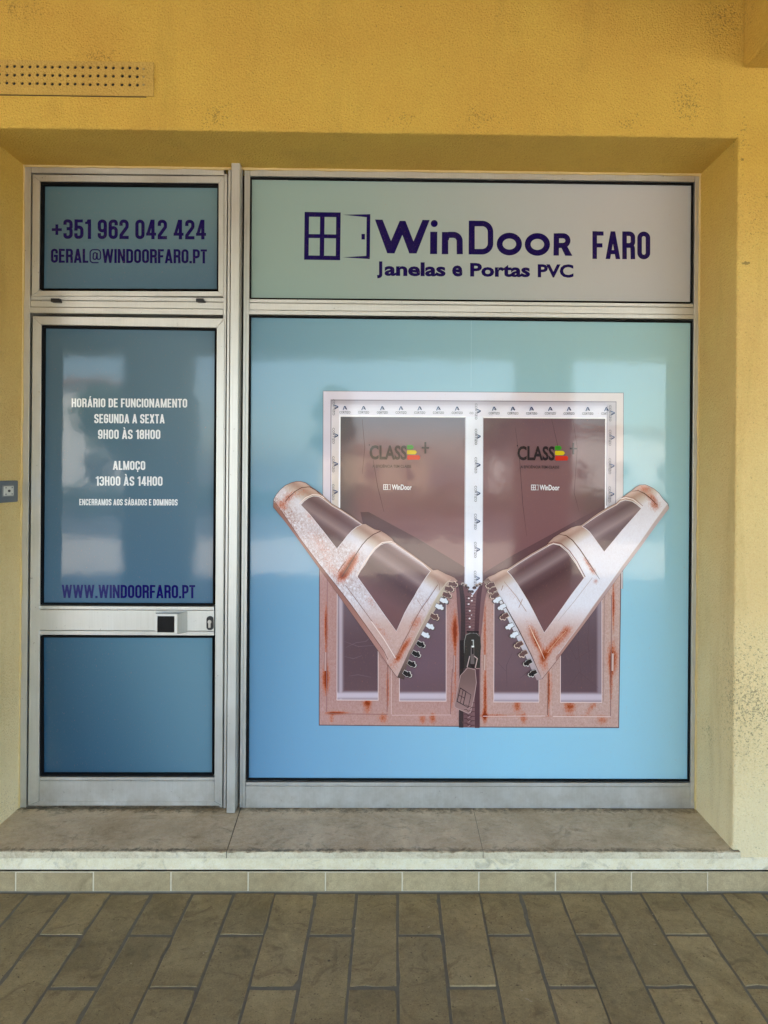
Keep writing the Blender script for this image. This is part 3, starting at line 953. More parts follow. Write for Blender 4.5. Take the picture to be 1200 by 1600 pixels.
# ------------------------------------------------------------------ panes
def pane(parent, c, colf, name='glass_pane', nx=16, nz=20, slivers=()):
    """pane c = four photo corners TL TR BR BL; the front carries the film, the body has real thickness"""
    ink = Ink(0.0)
    pts, faces = [], []
    for j in range(nz + 1):
        for i in range(nx + 1):
            a, b = i / nx, j / nz
            p = [(c[0][k] * (1 - a) + c[1][k] * a) * (1 - b) + (c[3][k] * (1 - a) + c[2][k] * a) * b for k in (0, 1)]
            pts.append(tuple(p))
    for j in range(nz):
        for i in range(nx):
            k = j * (nx + 1) + i
            faces.append([k, k + 1, k + nx + 2, k + nx + 1])
    ink.add(pts, faces, colf)
    # body sides and back
    b0 = len(ink.v)
    X = [at(*p, 0.0) for p in c]
    for (x, z) in X:
        ink.v.append((x, 0.0, z)); ink.c.append((.02, .05, .05)); ink.r.append(0); ink.m.append(0)
    for (x, z) in X:
        ink.v.append((x, 0.006, z)); ink.c.append((.02, .05, .05)); ink.r.append(0); ink.m.append(0)
    for i in range(4):
        j = (i + 1) % 4
        ink.f.append([b0 + i, b0 + j, b0 + 4 + j, b0 + 4 + i])
    ink.f.append([b0 + 4, b0 + 5, b0 + 6, b0 + 7])
    return ink.build(name, parent)

def gasket(parent, c, t, yf=-0.004):
    """black rubber ring round a pane; t = widths left, top, right, bottom in photo px"""
    bm = bmesh.new()
    o = [(c[0][0] - t[0], c[0][1] - t[1]), (c[1][0] + t[2], c[1][1] - t[1]), (c[2][0] + t[2], c[2][1] + t[3]), (c[3][0] - t[0], c[3][1] + t[3])]
    for i in range(4):
        j = (i + 1) % 4
        bm_prism(bm, [at(*o[i], yf), at(*o[j], yf), at(*c[j], yf), at(*c[i], yf)], yf, 0.02)
    return keep(obj('gasket', bm, M_BLACK), parent)

def mitred(parent, o, i, yf, yb, name='sash_rail', names=None, m=None, bevel=0.0012, gap=0.0006):
    """four mitred members between outer quad o and inner quad i (photo corners)"""
    for k in range(4):
        j = (k + 1) % 4
        pts = [Vector(at(*o[k], yf)), Vector(at(*o[j], yf)), Vector(at(*i[j], yf)), Vector(at(*i[k], yf))]
        d = (pts[1] - pts[0]).normalized() * gap
        pts = [pts[0] + d, pts[1] - d, pts[2] - d, pts[3] + d]
        bm = bmesh.new()
        bm_prism(bm, [tuple(p) for p in pts], yf, yb, bevel)
        keep(obj((names[k] if names else name), bm, m or M_ALU), parent)

def sm(a, b, x):
    t = min(1, max(0, (x - a) / (b - a)))
    return t * t * (3 - 2 * t)
def mixc(a, b, t):
    return tuple(x + (y - x) * t for x, y in zip(a, b))
def rampc(stops, t):
    if t <= stops[0][0]: return stops[0][1]
    for (p, c), (p2, c2) in zip(stops, stops[1:]):
        if t <= p2: return mixc(c, c2, (t - p) / (p2 - p))
    return stops[-1][1]

NAVY = (18, 8, 78)
# ---- fanlight over the door
fan = empty('fanlight_window', (-1.19, 0, 2.44), 'small hinged window above the door with phone number and email', 'window')
fc = [(66.5, 288), (339.5, 290.5), (338.8, 451.5), (64.6, 450.5)]
mitred(fan, [(51.0, 272.8), (350, 275.5), (349.3, 462.8), (49.4, 462.2)], [(62.5, 283.2), (341.5, 286.0), (341.0, 455.2), (60.8, 454.2)], -0.030, 0.03)
gasket(fan, fc, (3.2, 3.8, 1.4, 1.2), -0.024)
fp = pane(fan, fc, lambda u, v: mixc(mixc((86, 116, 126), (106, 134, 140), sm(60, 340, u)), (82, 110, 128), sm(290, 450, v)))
k = Ink(); caps(k, '+351 962 042 424', 81, 322, 342.6, 373.2, NAVY, 0.004); k.build('phone_number', fp)
k = Ink(); caps(k, 'GERAL@WINDOORFARO.PT', 79.6, 323.4, 388.6, 410.6, NAVY, 0.004, gap=0.06); k.build('email_lettering', fp)

# ---- door
door = empty('glass_door', (-1.19, 0, 0.16), 'silver framed glass door with opening hours, left of the mullion', 'door')
dq = [(67.8, 511.5), (335.5, 515.5), (332.2, 944.0), (64.6, 943.0)]
YD = -0.030
mitred(door, [(51.2, 494.0), (350.8, 497.5), (347.2, 1259), (43.6, 1259)], [(64.2, 507.2), (338.6, 512.2), (334.8, 1252), (60.6, 1252)], YD, 0.03, names=('top_rail', 'stile', 'kick_rail', 'stile'))
# shadow gap over the leaf widens to the right, so a dark reveal sits behind it
gasket(door, dq, (3.0, 3.4, 1.4, 1.8), -0.024)
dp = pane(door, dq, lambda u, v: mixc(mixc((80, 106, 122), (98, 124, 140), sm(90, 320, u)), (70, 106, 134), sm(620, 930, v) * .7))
lq = [(64.4, 996.2), (331.6, 996.8), (331.2, 1210.2), (65.0, 1210.0)]
gasket(door, lq, (2.6, 2.0, 1.2, 2.6), -0.024)
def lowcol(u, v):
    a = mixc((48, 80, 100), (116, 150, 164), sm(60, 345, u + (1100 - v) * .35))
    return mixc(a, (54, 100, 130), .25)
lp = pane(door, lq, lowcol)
def rail_px(n, u0, v0, u1, v1, yf, parent, m=M_ALU, bevel=0.0012, yb=0.03):
    x0, x1, z0, z1 = quad_px(u0, v0, u1, v1, yf)
    return box(n, x0, x1, yf, yb, z0, z1, m, parent, bevel)
rail_px('glazing_bead', 61.2, 947.2, 334.6, 952.8, YD + 0.004, door)
rail_px('lock_rail', 61.2, 953.4, 334.6, 985.4, YD, door)
rail_px('glazing_bead', 61.2, 986.0, 334.6, 992.6, YD + 0.004, door)
rail_px('glazing_bead', 61.2, 1214.4, 334.6, 1219.6, YD + 0.004, door)
rail_px('bottom_rail', 61.2, 1220.2, 334.6, 1258.4, YD + 0.001, door)
# hours
WHITE = (232, 236, 240)
k = Ink(); caps(k, 'HORÁRIO DE FUNCIONAMENTO', 112, 292.5, 622.4, 636.2, WHITE, 0.004); k.build('hours_line', dp)
k = Ink(); caps(k, 'SEGUNDA A SEXTA', 147.4, 257.2, 646.8, 661.2, WHITE, 0.004); k.build('hours_line', dp)
k = Ink(); caps(k, '9H00 ÀS 18H00', 153.2, 250.6, 671.2, 685.8, WHITE, 0.003); k.build('hours_line', dp)
k = Ink(); caps(k, 'ALMOÇO', 176.4, 227, 720.2, 734.2, WHITE, 0.003); k.build('hours_line', dp)
k = Ink(); caps(k, '13H00 ÀS 14H00', 149.6, 254, 744.2, 758.8, WHITE, 0.003); k.build('hours_line', dp)
k = Ink(); caps(k, 'ENCERRAMOS AOS SÁBADOS E DOMINGOS', 124, 277.5, 779.6, 789.4, WHITE, 0.003); k.build('hours_line', dp)
k = Ink(); caps(k, 'WWW.WINDOORFARO.PT', 96.6, 305, 913.6, 934.4, (16, 10, 92), 0.002, gap=0.06); k.build('website_lettering', dp)
# film edge slivers
for q in ([(285, 514.9), (334.6, 515.7), (334.6, 517.0), (300, 516.2)], [(70, 513), (71, 513), (70.4, 570), (69.6, 560)], [(95, 942.0), (135, 942.4), (135, 943.2), (95, 943.0)]):
    k = Ink(); k.poly(q, (196, 204, 205)); k.build('film_edge', dp)
# pull handle: a square box, open-fronted, its right cheek slanting back to the rail
def pull():
    yf = YD - 0.055
    f = [at(u, v, yf) for u, v in ((242.8, 959.2), (277.2, 959.6), (277.0, 990.8), (242.4, 990.6))]
    bk = [at(u, v, YD) for u, v in ((244, 957.0), (292.6, 955.4), (292.6, 988.0), (244, 988.2))]
    fi = [at(u, v, yf) for u, v in ((245.6, 962.6), (272.6, 962.8), (272.4, 988.4), (245.4, 988.2))]
    bm = bmesh.new()
    F_ = [bm.verts.new((x, yf, z)) for x, z in f]; B_ = [bm.verts.new((x, YD, z)) for x, z in bk]
    I_ = [bm.verts.new((x, yf, z)) for x, z in fi]; J_ = [bm.verts.new((x, yf + 0.012, z)) for x, z in fi]
    for a in range(4):
        b = (a + 1) % 4
        bm.faces.new((F_[a], B_[a], B_[b], F_[b])); bm.faces.new((F_[a], F_[b], I_[b], I_[a])); bm.faces.new((I_[a], I_[b], J_[b], J_[a]))
    bm.faces.new(J_)
    h = keep(obj('handle', bm, M_ALU), door)
    bm = bmesh.new()
    bm_prism(bm, [(x, z) for x, z in fi], yf + 0.006, yf + 0.0115)
    i = obj('handle_inset', bm, M_INSET); i.parent = h
    return h
M_INSET = simple('black_inset', (0.005, 0.005, 0.006), 0.3, spec=0.2, nscale=40, namt=0.6)
h = pull()
def oval(cx, cz, rx, rz, n=20):
    """stadium outline"""
    out = []
    for k in range(n):
        a = 2 * math.pi * k / n
        out.append((cx + rx * math.cos(a), cz + (rz - rx) * (1 if math.sin(a) > 0 else -1) + rx * math.sin(a)))
    return out
cx, cz = at(328.3, 973.4, YD)
bm = bmesh.new(); bm_prism(bm, oval(cx, cz, 0.0155, 0.031), YD - 0.006, YD, 0.002)
lock = keep(obj('lock_cylinder', bm, M_BLACKP), door)
bm = bmesh.new()
bm_prism(bm, oval(cx - .001, cz + 0.006, 0.0082, 0.0088), YD - 0.009, YD - 0.005, 0.001)
bm_box(bm, cx - .006, cx + .004, YD - 0.0085, YD - 0.005, cz - 0.02, cz + 0.002, 0.001)
o = obj('key_barrel', bm, M_CHROME); o.parent = lock

# ---- header window with the shop sign film
head = empty('header_window', (0.34, 0, 2.42), 'wide window above with dark blue shop name on pale film', 'window')
hq = [(392.6, 279.0), (1081.8, 288.2), (1080.2, 471.8), (391.6, 465.0)]
gasket(head, hq, (2.2, 2.2, 1.4, 0.6), -0.014)
hp = pane(head, hq, lambda u, v: mixc((144, 168, 162), (184, 186, 188), sm(400, 1000, u)))
k = Ink(); k.poly([(393, 280.0), (450, 280.8), (450, 282.2), (393, 281.2)], (205, 215, 210)); k.build('film_edge', hp)
Z4 = lambda x, y: (380 + x / 3.3333, 260 + y / 3.3333)
Z8 = lambda x, y: (560 + x / 3.3333, 310 + y / 3.3333)
def lay_poly(ink, pts, col): ink.poly(pts, col)
k = Ink()
# window symbol: frame and bars
o_ = [Z4(320, 237), Z4(508, 240), Z4(505, 489), Z4(317, 486)]
def qi(a, b): return (o_[0][0] * (1 - a) * (1 - b) + o_[1][0] * a * (1 - b) + o_[2][0] * a * b + o_[3][0] * (1 - a) * b,
                      o_[0][1] * (1 - a) * (1 - b) + o_[1][1] * a * (1 - b) + o_[2][1] * a * b + o_[3][1] * (1 - a) * b)
def bar(a0, b0, a1, b1): k.poly([qi(a0, b0), qi(a1, b0), qi(a1, b1), qi(a0, b1)], NAVY)
bar(0, 0, 1, .10); bar(0, .91, 1, 1); bar(0, .10, .125, .91); bar(.875, .10, 1, .91); bar(.43, .10, .555, .91); bar(.125, .462, .43, .545); bar(.555, .462, .875, .545)
k.poly([Z4(518, 252), Z4(662, 249), Z4(662, 265), Z4(643, 265)], NAVY)
k.poly([Z4(643, 265), Z4(662, 265), Z4(660, 467), Z4(641, 466)], NAVY)
k.poly([Z4(641, 466), Z4(660, 467), Z4(659, 483), Z4(518, 474)], NAVY)
k.poly([Z4(616, 352), Z4(634, 352), Z4(634, 381), Z4(616, 381)], NAVY)
k.build('logo_symbol', hp)
k = Ink()
k.poly([Z8(*p) for p in ((86, 110), (126, 111), (170, 222), (215, 117), (245, 117), (287, 224), (334, 112), (371, 113), (303, 287), (265, 287), (229, 190), (188, 287), (150, 286))], NAVY)
k.poly([Z8(395 + 18.5 * math.cos(a), 131 + 18.5 * math.sin(a)) for a in [i * math.pi / 9 for i in range(18)]], NAVY)
k.poly([Z8(374, 174), Z8(411, 174), Z8(410, 290), Z8(373, 290)], NAVY)
k.poly([Z8(435, 175), Z8(468, 175), Z8(468, 291), Z8(434, 291)], NAVY)
k.ribbon([Z8(*p) for p in rounded([(455, 214), (462, 190), (527, 190), (528, 291)], [0, 26, 34, 0], False, 8)], 32 / 3.333, NAVY)
k.poly([Z8(575, 116), Z8(606, 116), Z8(606, 292), Z8(574, 292)], NAVY)
k.ribbon([Z8(*p) for p in rounded([(600, 131), (688, 131), (688, 278), (600, 278)], [0, 74, 74, 0], False, 12)], 29 / 3.333, NAVY)
for cx_, cy_ in ((786, 238), (932, 240)):
    pts = [Z8(cx_ + 50.5 * math.cos(a), cy_ + 44 * math.sin(a)) for a in [i * math.pi / 16 for i in range(32)]]
    k.ribbon(pts, 30.5 / 3.333, NAVY, True)
k.poly([Z8(1017, 182), Z8(1046, 182), Z8(1044, 298), Z8(1016, 298)], NAVY)
k.ribbon([Z8(*p) for p in rounded([(1040, 195), (1091, 195), (1091, 245), (1040, 245)], [0, 25, 25, 0], False, 8)], 27 / 3.333, NAVY)
k.poly([Z8(1052, 248), Z8(1084, 244), Z8(1114, 299), Z8(1077, 299)], NAVY)
k.build('brand_lettering', hp)
k = Ink(); caps(k, 'FARO', 925.6, 1016, 361.2, 404.6, NAVY, 0.008); k.build('town_lettering', hp)
k = Ink()
J = [Z8(*p) for p in rounded([(116, 328), (116, 406), (98, 408)], [0, 12, 0], False, 5)]
k.ribbon(J, 17 / 3.33, NAVY)
typed(k, 'anelas', Z8(136, 404), (318 / 3.333, 1.0), (0, -73 / 3.333), NAVY, 0.038)
k.build('tagline_word', hp); k = Ink()
typed(k, 'e', Z8(488, 407), (54 / 3.333, 0.1), (0, -58 / 3.333), NAVY, 0.038)
k.build('tagline_word', hp); k = Ink()
typed(k, 'Portas', Z8(582, 408), (312 / 3.333, 0.9), (0, -72 / 3.333), NAVY, 0.038)
k.build('tagline_word', hp); k = Ink()
typed(k, 'PVC', Z8(934, 412), (186 / 3.333, 0.5), (0, -70 / 3.333), NAVY, 0.036)
k.build('tagline_word', hp)

# ---- display window with the printed picture
disp = empty('display_window', (0.34, 0, 0.9), 'large blue display window with printed picture of an unzipping rusty window', 'window')
bq = [(391.6, 495.4), (1080.6, 503.8), (1075.6, 1219.2), (388.0, 1217.2)]
gasket(disp, bq, (2.2, 1.8, 1.6, 1.8), -0.014)
def skycol(u, v):
    a = rampc([(385, (98, 142, 174)), (470, (116, 162, 194)), (640, (138, 186, 213)), (800, (148, 202, 226)), (1080, (158, 206, 222))], u)
    top = rampc([(385, (110, 148, 168)), (640, (138, 178, 192)), (1080, (164, 202, 206))], u)  # greyer top: ceiling reflection tint put into the film colour
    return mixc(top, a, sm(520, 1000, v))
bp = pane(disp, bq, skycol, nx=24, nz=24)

# printed window in the picture ------------------------------------------------
RUST = []
def rustf(blobs, base=0.0):
    def f(u, v):
        s = base
        for (cu, cv, ang, ln, wd, amp) in blobs:
            du, dv = u - cu, v - cv
            c, si = math.cos(ang), math.sin(ang)
            a, b = (du * c + dv * si) / ln, (-du * si + dv * c) / (wd * 1.35)
            s += amp * 1.5 * math.exp(-(a * a + b * b))
        return s
    return f
V90 = math.pi / 2
pk = Ink(0.0004)
frame_c = lambda u, v: mixc(rampc([(500, (214, 205, 220)), (740, (222, 216, 230)), (975, (220, 208, 204))], u), (205, 196, 205), sm(611, 900, v) * .5)
pk.poly([(504.5, 610.5), (974.6, 613.6), (973.4, 920), (503.6, 920)], (120, 112, 122))
pk.poly([(505.3, 611.4), (973.8, 614.4), (972.6, 920), (504.4, 920)], frame_c, 30)
pk.poly([(516.6, 624.2), (963.2, 627.2), (962.2, 920), (515.8, 920)], (136, 124, 136))
pk.poly([(518.0, 625.8), (962.0, 628.6), (961.0, 920), (517.0, 920)], lambda u, v: mixc((176, 166, 178), (228, 224, 238), sm(626, 640, v)) if u < 948 else (196, 186, 192), 4.5)
pk.poly([(520, 632), (948.6, 634.6), (947.6, 920), (519, 920)], lambda u, v: mixc((205, 198, 212), (234, 231, 244), sm(630, 642, v)), 5)
pk.poly([(519, 636), (529.5, 636), (529, 800), (518.5, 800)], lambda u, v: mixc((222, 214, 222), (216, 204, 196), sm(640, 790, v)), 12)
def glass_l(u, v):
    c = rampc([(650, (108, 100, 114)), (700, (132, 102, 106)), (780, (138, 102, 102)), (900, (128, 88, 91))], v)  # purple-grey top: sky reflection put into the print colour
    return mixc(c, (86, 82, 84), (1 - sm(532, 575, u)) * .6)
def glass_r(u, v):
    c = rampc([(650, (112, 88, 96)), (740, (130, 96, 98)), (900, (126, 86, 90))], v)
    return mixc(c, (78, 56, 60), sm(880, 946, u) * .5)
pk.poly([(530.4, 648.6), (728.6, 650.0), (727.4, 918), (529.4, 918)], (248, 246, 252))
pk.poly([(532.2, 651.2), (726.6, 652.4), (725.2, 918), (531, 918)], glass_l, 12)
pk.poly([(753.4, 651.2), (947.4, 652.4), (946.4, 920), (752, 918)], (248, 244, 248))
pk.poly([(755.2, 653.2), (945.6, 654.4), (944.4, 920), (754, 918)], glass_r, 12)
# scratches printed in the glass
for s in (((805, 668), (812, 720), (817, 790), (823, 838)), ((862, 655), (872, 700), (868, 720)), ((895, 655), (902, 700), (897, 770), (905, 800)), ((580, 700), (590, 760), (600, 800)), ((566, 655), (570, 700), (566, 740))):
    pk.ribbon(list(s), 0.8, (84, 60, 64), taper=True)
# long cast shadows
pk.poly([(563, 800), (576, 800), (650, 840), (726.0, 886), (725.2, 917), (620, 860), (570, 830)], (100, 74, 77))
pk.poly([(945.0, 789), (944.8, 812), (870, 850), (800, 900), (754.4, 918), (754.6, 896), (800, 868), (870, 830)], (102, 72, 77))
# white mullion ends in a point
pk.poly([(726.6, 651), (754.4, 651), (753.0, 918), (738.5, 934), (725.6, 918)], (236, 238, 250))
pk.ribbon([(727.3, 652), (726.2, 916)], 1.0, (190, 184, 198)); pk.ribbon([(754.8, 652), (753.8, 916)], 1.0, (196, 192, 204))
pk.ribbon([(948.6, 634), (947.6, 790)], 1.0, (150, 140, 150)); 
# protective film with repeated mark
mark = (66, 78, 120); gry = (112, 112, 122)
lay_m = 0.0034
def chevron(cx_, cy_, s, ang, lay, col=mark):
    c, si = math.cos(ang), math.sin(ang)
    g = lambda x, y: (cx_ + (x * c - y * si) * s, cy_ + (x * si + y * c) * s)
    pk.ribbon([g(-3.1, 3.2), g(-.6, -2.6), g(.4, -2.6)], 1.5 * s, mixc(col, (90, 140, 190), .25), lay=lay)
    pk.ribbon([g(.2, -2.8), g(3.0, 2.6)], 1.7 * s, mixc(col, (30, 30, 60), .4), lay=lay + .00003)
    pk.ribbon([g(-.3, 1.9), g(1.2, 0.2)], 1.0 * s, col, lay=lay + .00005)
for i in range(8):
    u = 539.0 + i * 29.2
    if i == 7: typed(pk, 'CO', (733.6, 647.2), (6, 0), (0, -3.4), gry, 0.01, lay=lay_m); break
    chevron(u, 637.6 + i * .15, 0.95, 0, lay_m)
    typed(pk, 'CORTIZO', (u - 8.6, 646.2 + i * .14), (17.2, .12), (0, -3.8), gry, 0.012, lay=lay_m)
for i in range(7):
    u = 772.0 + i * 29.2
    chevron(u, 638.6 + i * .15, 0.95, 0, lay_m)
    if i < 6: typed(pk, 'CORTIZO', (u - 8.6, 647.6 + i * .12), (17.2, .12), (0, -3.8), gry, 0.012, lay=lay_m)
    else: typed(pk, 'CORT', (u - 8.0, 648.3), (9.6, 0), (0, -3.8), gry, 0.012, lay=lay_m)
for u0, vs, e in ((520.6, (636, 680.5, 725, 768.5), 0), (743.0, (642.5, 682, 726.5, 771, 814.5, 858.5, 903.5), 0), (952.2, (645.5, 683.5, 728, 772), 1)):
    for i, v in enumerate(vs):
        du = -(v - 640) * 0.006
        chevron(u0 + 5.0 + du, v, 0.95, V90, lay_m)
        typed(pk, 'CORTIZO', (u0 - 1.0 + du, v - 12), (0, 25), (3.7, 0), gry, 0.012, lay=lay_m)
pk.n = 72
# the two CLASSE+ marks and small logos
def classe(x, y, dark, lw):
    # x,y = left/top of the word
    typed(pk, 'CLASS', (x, y + 23), (58, .6), (0, -22.5), dark, 0.03)
    pk.poly([(x - 1.2, y - .6), (x + .6, y - .6), (x + .2, y + 1.4), (x - .9, y + 1.4)], dark)
    def seg(x0, x1, y0, y1, c, tip):
        pk.poly(rounded([(x0, y0), (x1, y0), (x1 + tip, (y0 + y1) / 2), (x1, y1), (x0, y1)], [1.6, 1.2, 1.0, 1.2, 1.6], True, 3), c)
    seg(x + 58.4, x + 66.6, y + .4, y + 7.2, (64, 148, 44), 2.6)
    seg(x + 58.4, x + 71.2, y + 8.4, y + 15.0, (214, 190, 30), 3.0)
    seg(x + 58.8, x + 77.5, y + 16.2, y + 23.4, (208, 52, 32), 1.6)
    for yy in (2.4, 4.9): pk.poly([(x + 60, y + yy), (x + 66, y + yy), (x + 66, y + yy + .6), (x + 60, y + yy + .6)], (38, 104, 34))
    pk.ribbon([(x + 81.4, y + 4.6), (x + 92.6, y + 4.8)], 2.6, dark); pk.ribbon([(x + 87, y - 4.2), (x + 87, y + 13.8)], 2.8, dark)
    typed(pk, 'A EFICIÊNCIA TEM CLASSE', (x + 4.6, y + 35.6), (60.5, .4), (0, -5.6), mixc(dark, (120, 95, 95), .35), 0.016)
def small_logo(x, y):
    c = (238, 236, 240)
    pk.ribbon([(x, y), (x + 6.2, y), (x + 6.2, y + 7.6), (x, y + 7.6)], 1.0, c, True)
    pk.ribbon([(x + 3.1, y), (x + 3.1, y + 7.6)], .9, c); pk.ribbon([(x, y + 3.8), (x + 6.2, y + 3.8)], .8, c)
    pk.ribbon([(x + 7.4, y + .1), (x + 10.6, y - .1), (x + 10.6, y + 7.8), (x + 7.4, y + 7.6)], .6, c)
    typed(pk, 'WinDoor', (x + 12.8, y + 8.2), (31, .3), (0, -8.6), c, 0.028)
classe(577.5, 695, (62, 56, 58), 1); classe(808.4, 696.2, (50, 42, 46), 1)
small_logo(599.4, 757.2); small_logo(830.0, 757.8)
pk.build('printed_window', bp)

# lower rusty leaves -----------------------------------------------------------
lk = Ink(0.0006); lk.n = 0
lower_rust = rustf([(509.5, 975, V90, 32, 2.0, .62), (509, 1060, V90, 22, 4.5, .62), (510, 1030, V90, 60, 1.2, .35), (710.5, 985, V90, 22, 4.5, .62), (711, 1030, V90, 75, 1.3, .5), (706, 1090, V90, 25, 1.2, .5),
    (605.5, 1075, V90, 32, 1.3, .62), (526, 1114, 0, 18, 1.8, .75), (574, 1104, V90, 14, 5, .42), (574, 1098, 0, 7, 3, .4), (518, 1122, V90, 8, 3, .35), (598, 1122, V90, 8, 5, .45), (660, 1124, V90, 8, 4, .45), (676, 1122, V90, 9, 4, .5),
    (757.5, 1000, V90, 70, 1.4, .55), (758, 1090, V90, 35, 2.2, .55), (757, 1118, V90, 10, 3, .5), (857, 1075, V90, 40, 1.6, .6), (861, 1075, V90, 30, 1.2, .45), (808, 1102, V90, 12, 5, .5), (818, 1122, V90, 9, 4, .45), (890, 1104, V90, 11, 7, .55),
    (925, 1104, 2.2, 16, 4, .35), (941, 1125, V90, 7, 7, .4), (958.5, 945, V90, 38, 1.6, .65), (957, 1030, V90, 24, 6.0, .58), (954.5, 1065, V90, 36, 1.4, .6), (775, 1118, 0, 26, 1.6, .5), (775, 955, V90, 18, 5, .2), (885, 1118, 0, 60, 1.0, .25)])
wood = lambda u, v: mixc(rampc([(499, (190, 150, 147)), (610, (194, 154, 147)), (720, (196, 154, 150)), (745, (204, 165, 156)), (966, (208, 178, 168))], u), (212, 168, 158), sm(1080, 1130, v) * .4)
lk.poly([(498.6, 886), (718.5, 886), (717.6, 1135.6), (498.2, 1133.6)], (98, 74, 80))
lk.poly([(499.8, 886), (718, 886), (717, 1134.2), (499.4, 1132.2)], wood, 2.2, rust=lower_rust, mott=.62)
lk.poly([(748, 900), (971, 880), (967.2, 1137.6), (747.6, 1136.6)], (98, 74, 80))
lk.poly([(748.6, 900), (969.6, 880), (966.0, 1136.0), (748.2, 1135.2)], wood, 2.2, rust=lower_rust, mott=.55)
for pts, c in ((((511.4, 900), (510.4, 1112)), (150, 108, 106)), (((512.6, 1115.2), (606, 1116)), (150, 104, 98)), (((612, 1117.4), (704, 1117.0)), (214, 178, 170)), (((611.6, 1040), (611.4, 1116)), (214, 180, 172)), (((606, 1035), (604.8, 1112)), (134, 92, 88)),
               (((706.8, 1045), (703.6, 1116)), (140, 98, 96)), (((754.5, 1119.0), (852, 1118.6)), (226, 196, 188)), (((864, 1119.4), (953.6, 1119.8)), (230, 204, 196)), (((953.8, 1119), (955.6, 930)), (140, 104, 100)), (((857, 1052), (855.4, 1117)), (120, 76, 66)),
               (((860.6, 1045), (861, 1118)), (214, 178, 168)), (((944.4, 930), (942.4, 1096)), (168, 134, 132)), (((526.4, 925), (525.6, 1092)), (160, 120, 118))):
    lk.ribbon(list(pts), 1.1, c)
# hinges
for u, v0, v1, c in ((508.4, 1019, 1048, (196, 158, 152)), (709.8, 1024, 1050, (190, 150, 144)), (757.2, 1023, 1047, (206, 172, 160)), (957.2, 1021, 1048, (218, 188, 176))):
    lk.ribbon([(u, v0), (u - .4, v1)], 3.6, mixc(c, (80, 40, 30), .35)); lk.ribbon([(u + .3, v0), (u - .1, v1)], 2.2, c)
def lower_glass(x0, x1, vb, bev, left_bev, dark=(98, 74, 80)):
    g = lambda u, v: mixc(mixc((116, 96, 104), dark, sm(930, 1010, v)), (108, 80, 84), sm(1040, 1080, v) * .5)
    vs = vb + bev
    lk.poly([(x0 - 1.2, 915), (x1 + 1.2, 915), (x1 + 1.0, vs + 1.4), (x0 - 1.6, vs + 1.2)], (226, 200, 196))
    lk.poly([(x0, 915), (x1, 915), (x1, vs), (x0 - .4, vs - .2)],
            lambda u, v: (lambda e: mixc(g(u, v), (206, 188, 198), e))(max(sm(vb - 3, vb + 4, v) * (1 - .45 * sm(vs - 5, vs, v)), (1 - sm(x0 + 5, x0 + 11, u)) * (.75 * sm(x0 - 2, x0 + 5, u) + .1) if left_bev == 1 else (sm(x1 - 9, x1 - 4, u) * .45 if left_bev == 2 else 0))), 1.8)
lower_glass(527.5, 590.4, 1080.5, 12.5, 1)
lower_glass(625, 696.5, 1081.5, 13, 0, (114, 88, 98))
lower_glass(772.4, 841.4, 1082, 14, 0, (118, 92, 98))
lower_glass(876.4, 939.6, 1082.5, 14, 2, (100, 78, 84))
for s in (((540, 1012), (556, 1004), (572, 1002), (584, 990)), ((537, 1025), (552, 1029), (566, 1024)), ((545, 1056), (560, 1054), (580, 1058)), ((538, 1002), (560, 1010), (588, 1008))):
    lk.ribbon(list(s), .7, (122, 100, 106), taper=True)
for s in (((792, 1072), (791, 1040), (800, 1020)), ((812, 1060), (830, 1044), (838, 1020)), ((778, 1035), (790, 1048)), ((905, 960), (903, 1010), (909, 1070)), ((922, 950), (918, 1000), (924, 1060)), ((885, 1000), (900, 1030), (930, 1010)), ((890, 1070), (905, 1050), (935, 1075))):
    lk.ribbon(list(s), .6, (94, 70, 76), taper=True)
lk.n = 66
# zip: tapes and interlocked teeth
ZT_ = lambda p: p
lk.poly([(712, 906), (722, 908), (738.5, 930), (755, 908), (764, 906), (757, 940), (751, 1000), (749.6, 1136.6), (717.2, 1136), (718, 1000), (714, 940)], lambda u, v: mixc((112, 80, 84), (132, 96, 98), sm(727, 742, u)), 3, mott=.12)
lk.poly([(716.6, 914), (722.6, 914), (726.4, 935), (727.0, 960), (727, 1043), (724, 1060), (724, 1136.6), (717.0, 1136.4), (718.4, 1040), (720.2, 960), (718.6, 930)], (66, 52, 54))
lk.poly([(748, 916), (754, 914), (752, 928), (749.8, 950), (747.8, 985), (748.4, 1044), (749.2, 1137), (741.8, 1137), (741.4, 1044), (741, 985), (742.6, 950), (744.4, 928)], (88, 58, 64))
for i in range(13):
    v = 932 + i * 4.6
    lk.ribbon([(727.5, v), (731.5, v - .6), (734.5, v + 1.2)], .8, (70, 46, 50))
    lk.ribbon([(736.5, v + 1.6), (739.5, v + .8), (743, v + 1.6)], .8, (86, 58, 62))
dots = ((732.4, 934.5), (737.2, 931), (732, 943.5), (737.0, 938.2), (733.8, 954), (736.6, 960.6), (733.6, 966), (733.8, 979))
for i, (u, v) in enumerate(dots):
    s = 1.25 if i not in (5,) else .7
    lk.poly([(u + s * 1.3 * math.cos(a), v + s * math.sin(a)) for a in [j * math.pi / 4 for j in range(8)]], (248, 240, 238))
for i in range(6):
    v = 1094 + i * 7.0
    lk.ribbon([(725, v), (729, v), (731, v + 2.6), (735, v + 1.6)], .9, (74, 48, 50)); lk.ribbon([(741.4, v + 3.4), (736.6, v + 3.4), (735.2, v + 5.6)], .9, (70, 40, 42))
    lk.ribbon([(734, v + 3), (732.6, v + 5.2), (730.4, v + 5.6)], .8, (176, 140, 138))
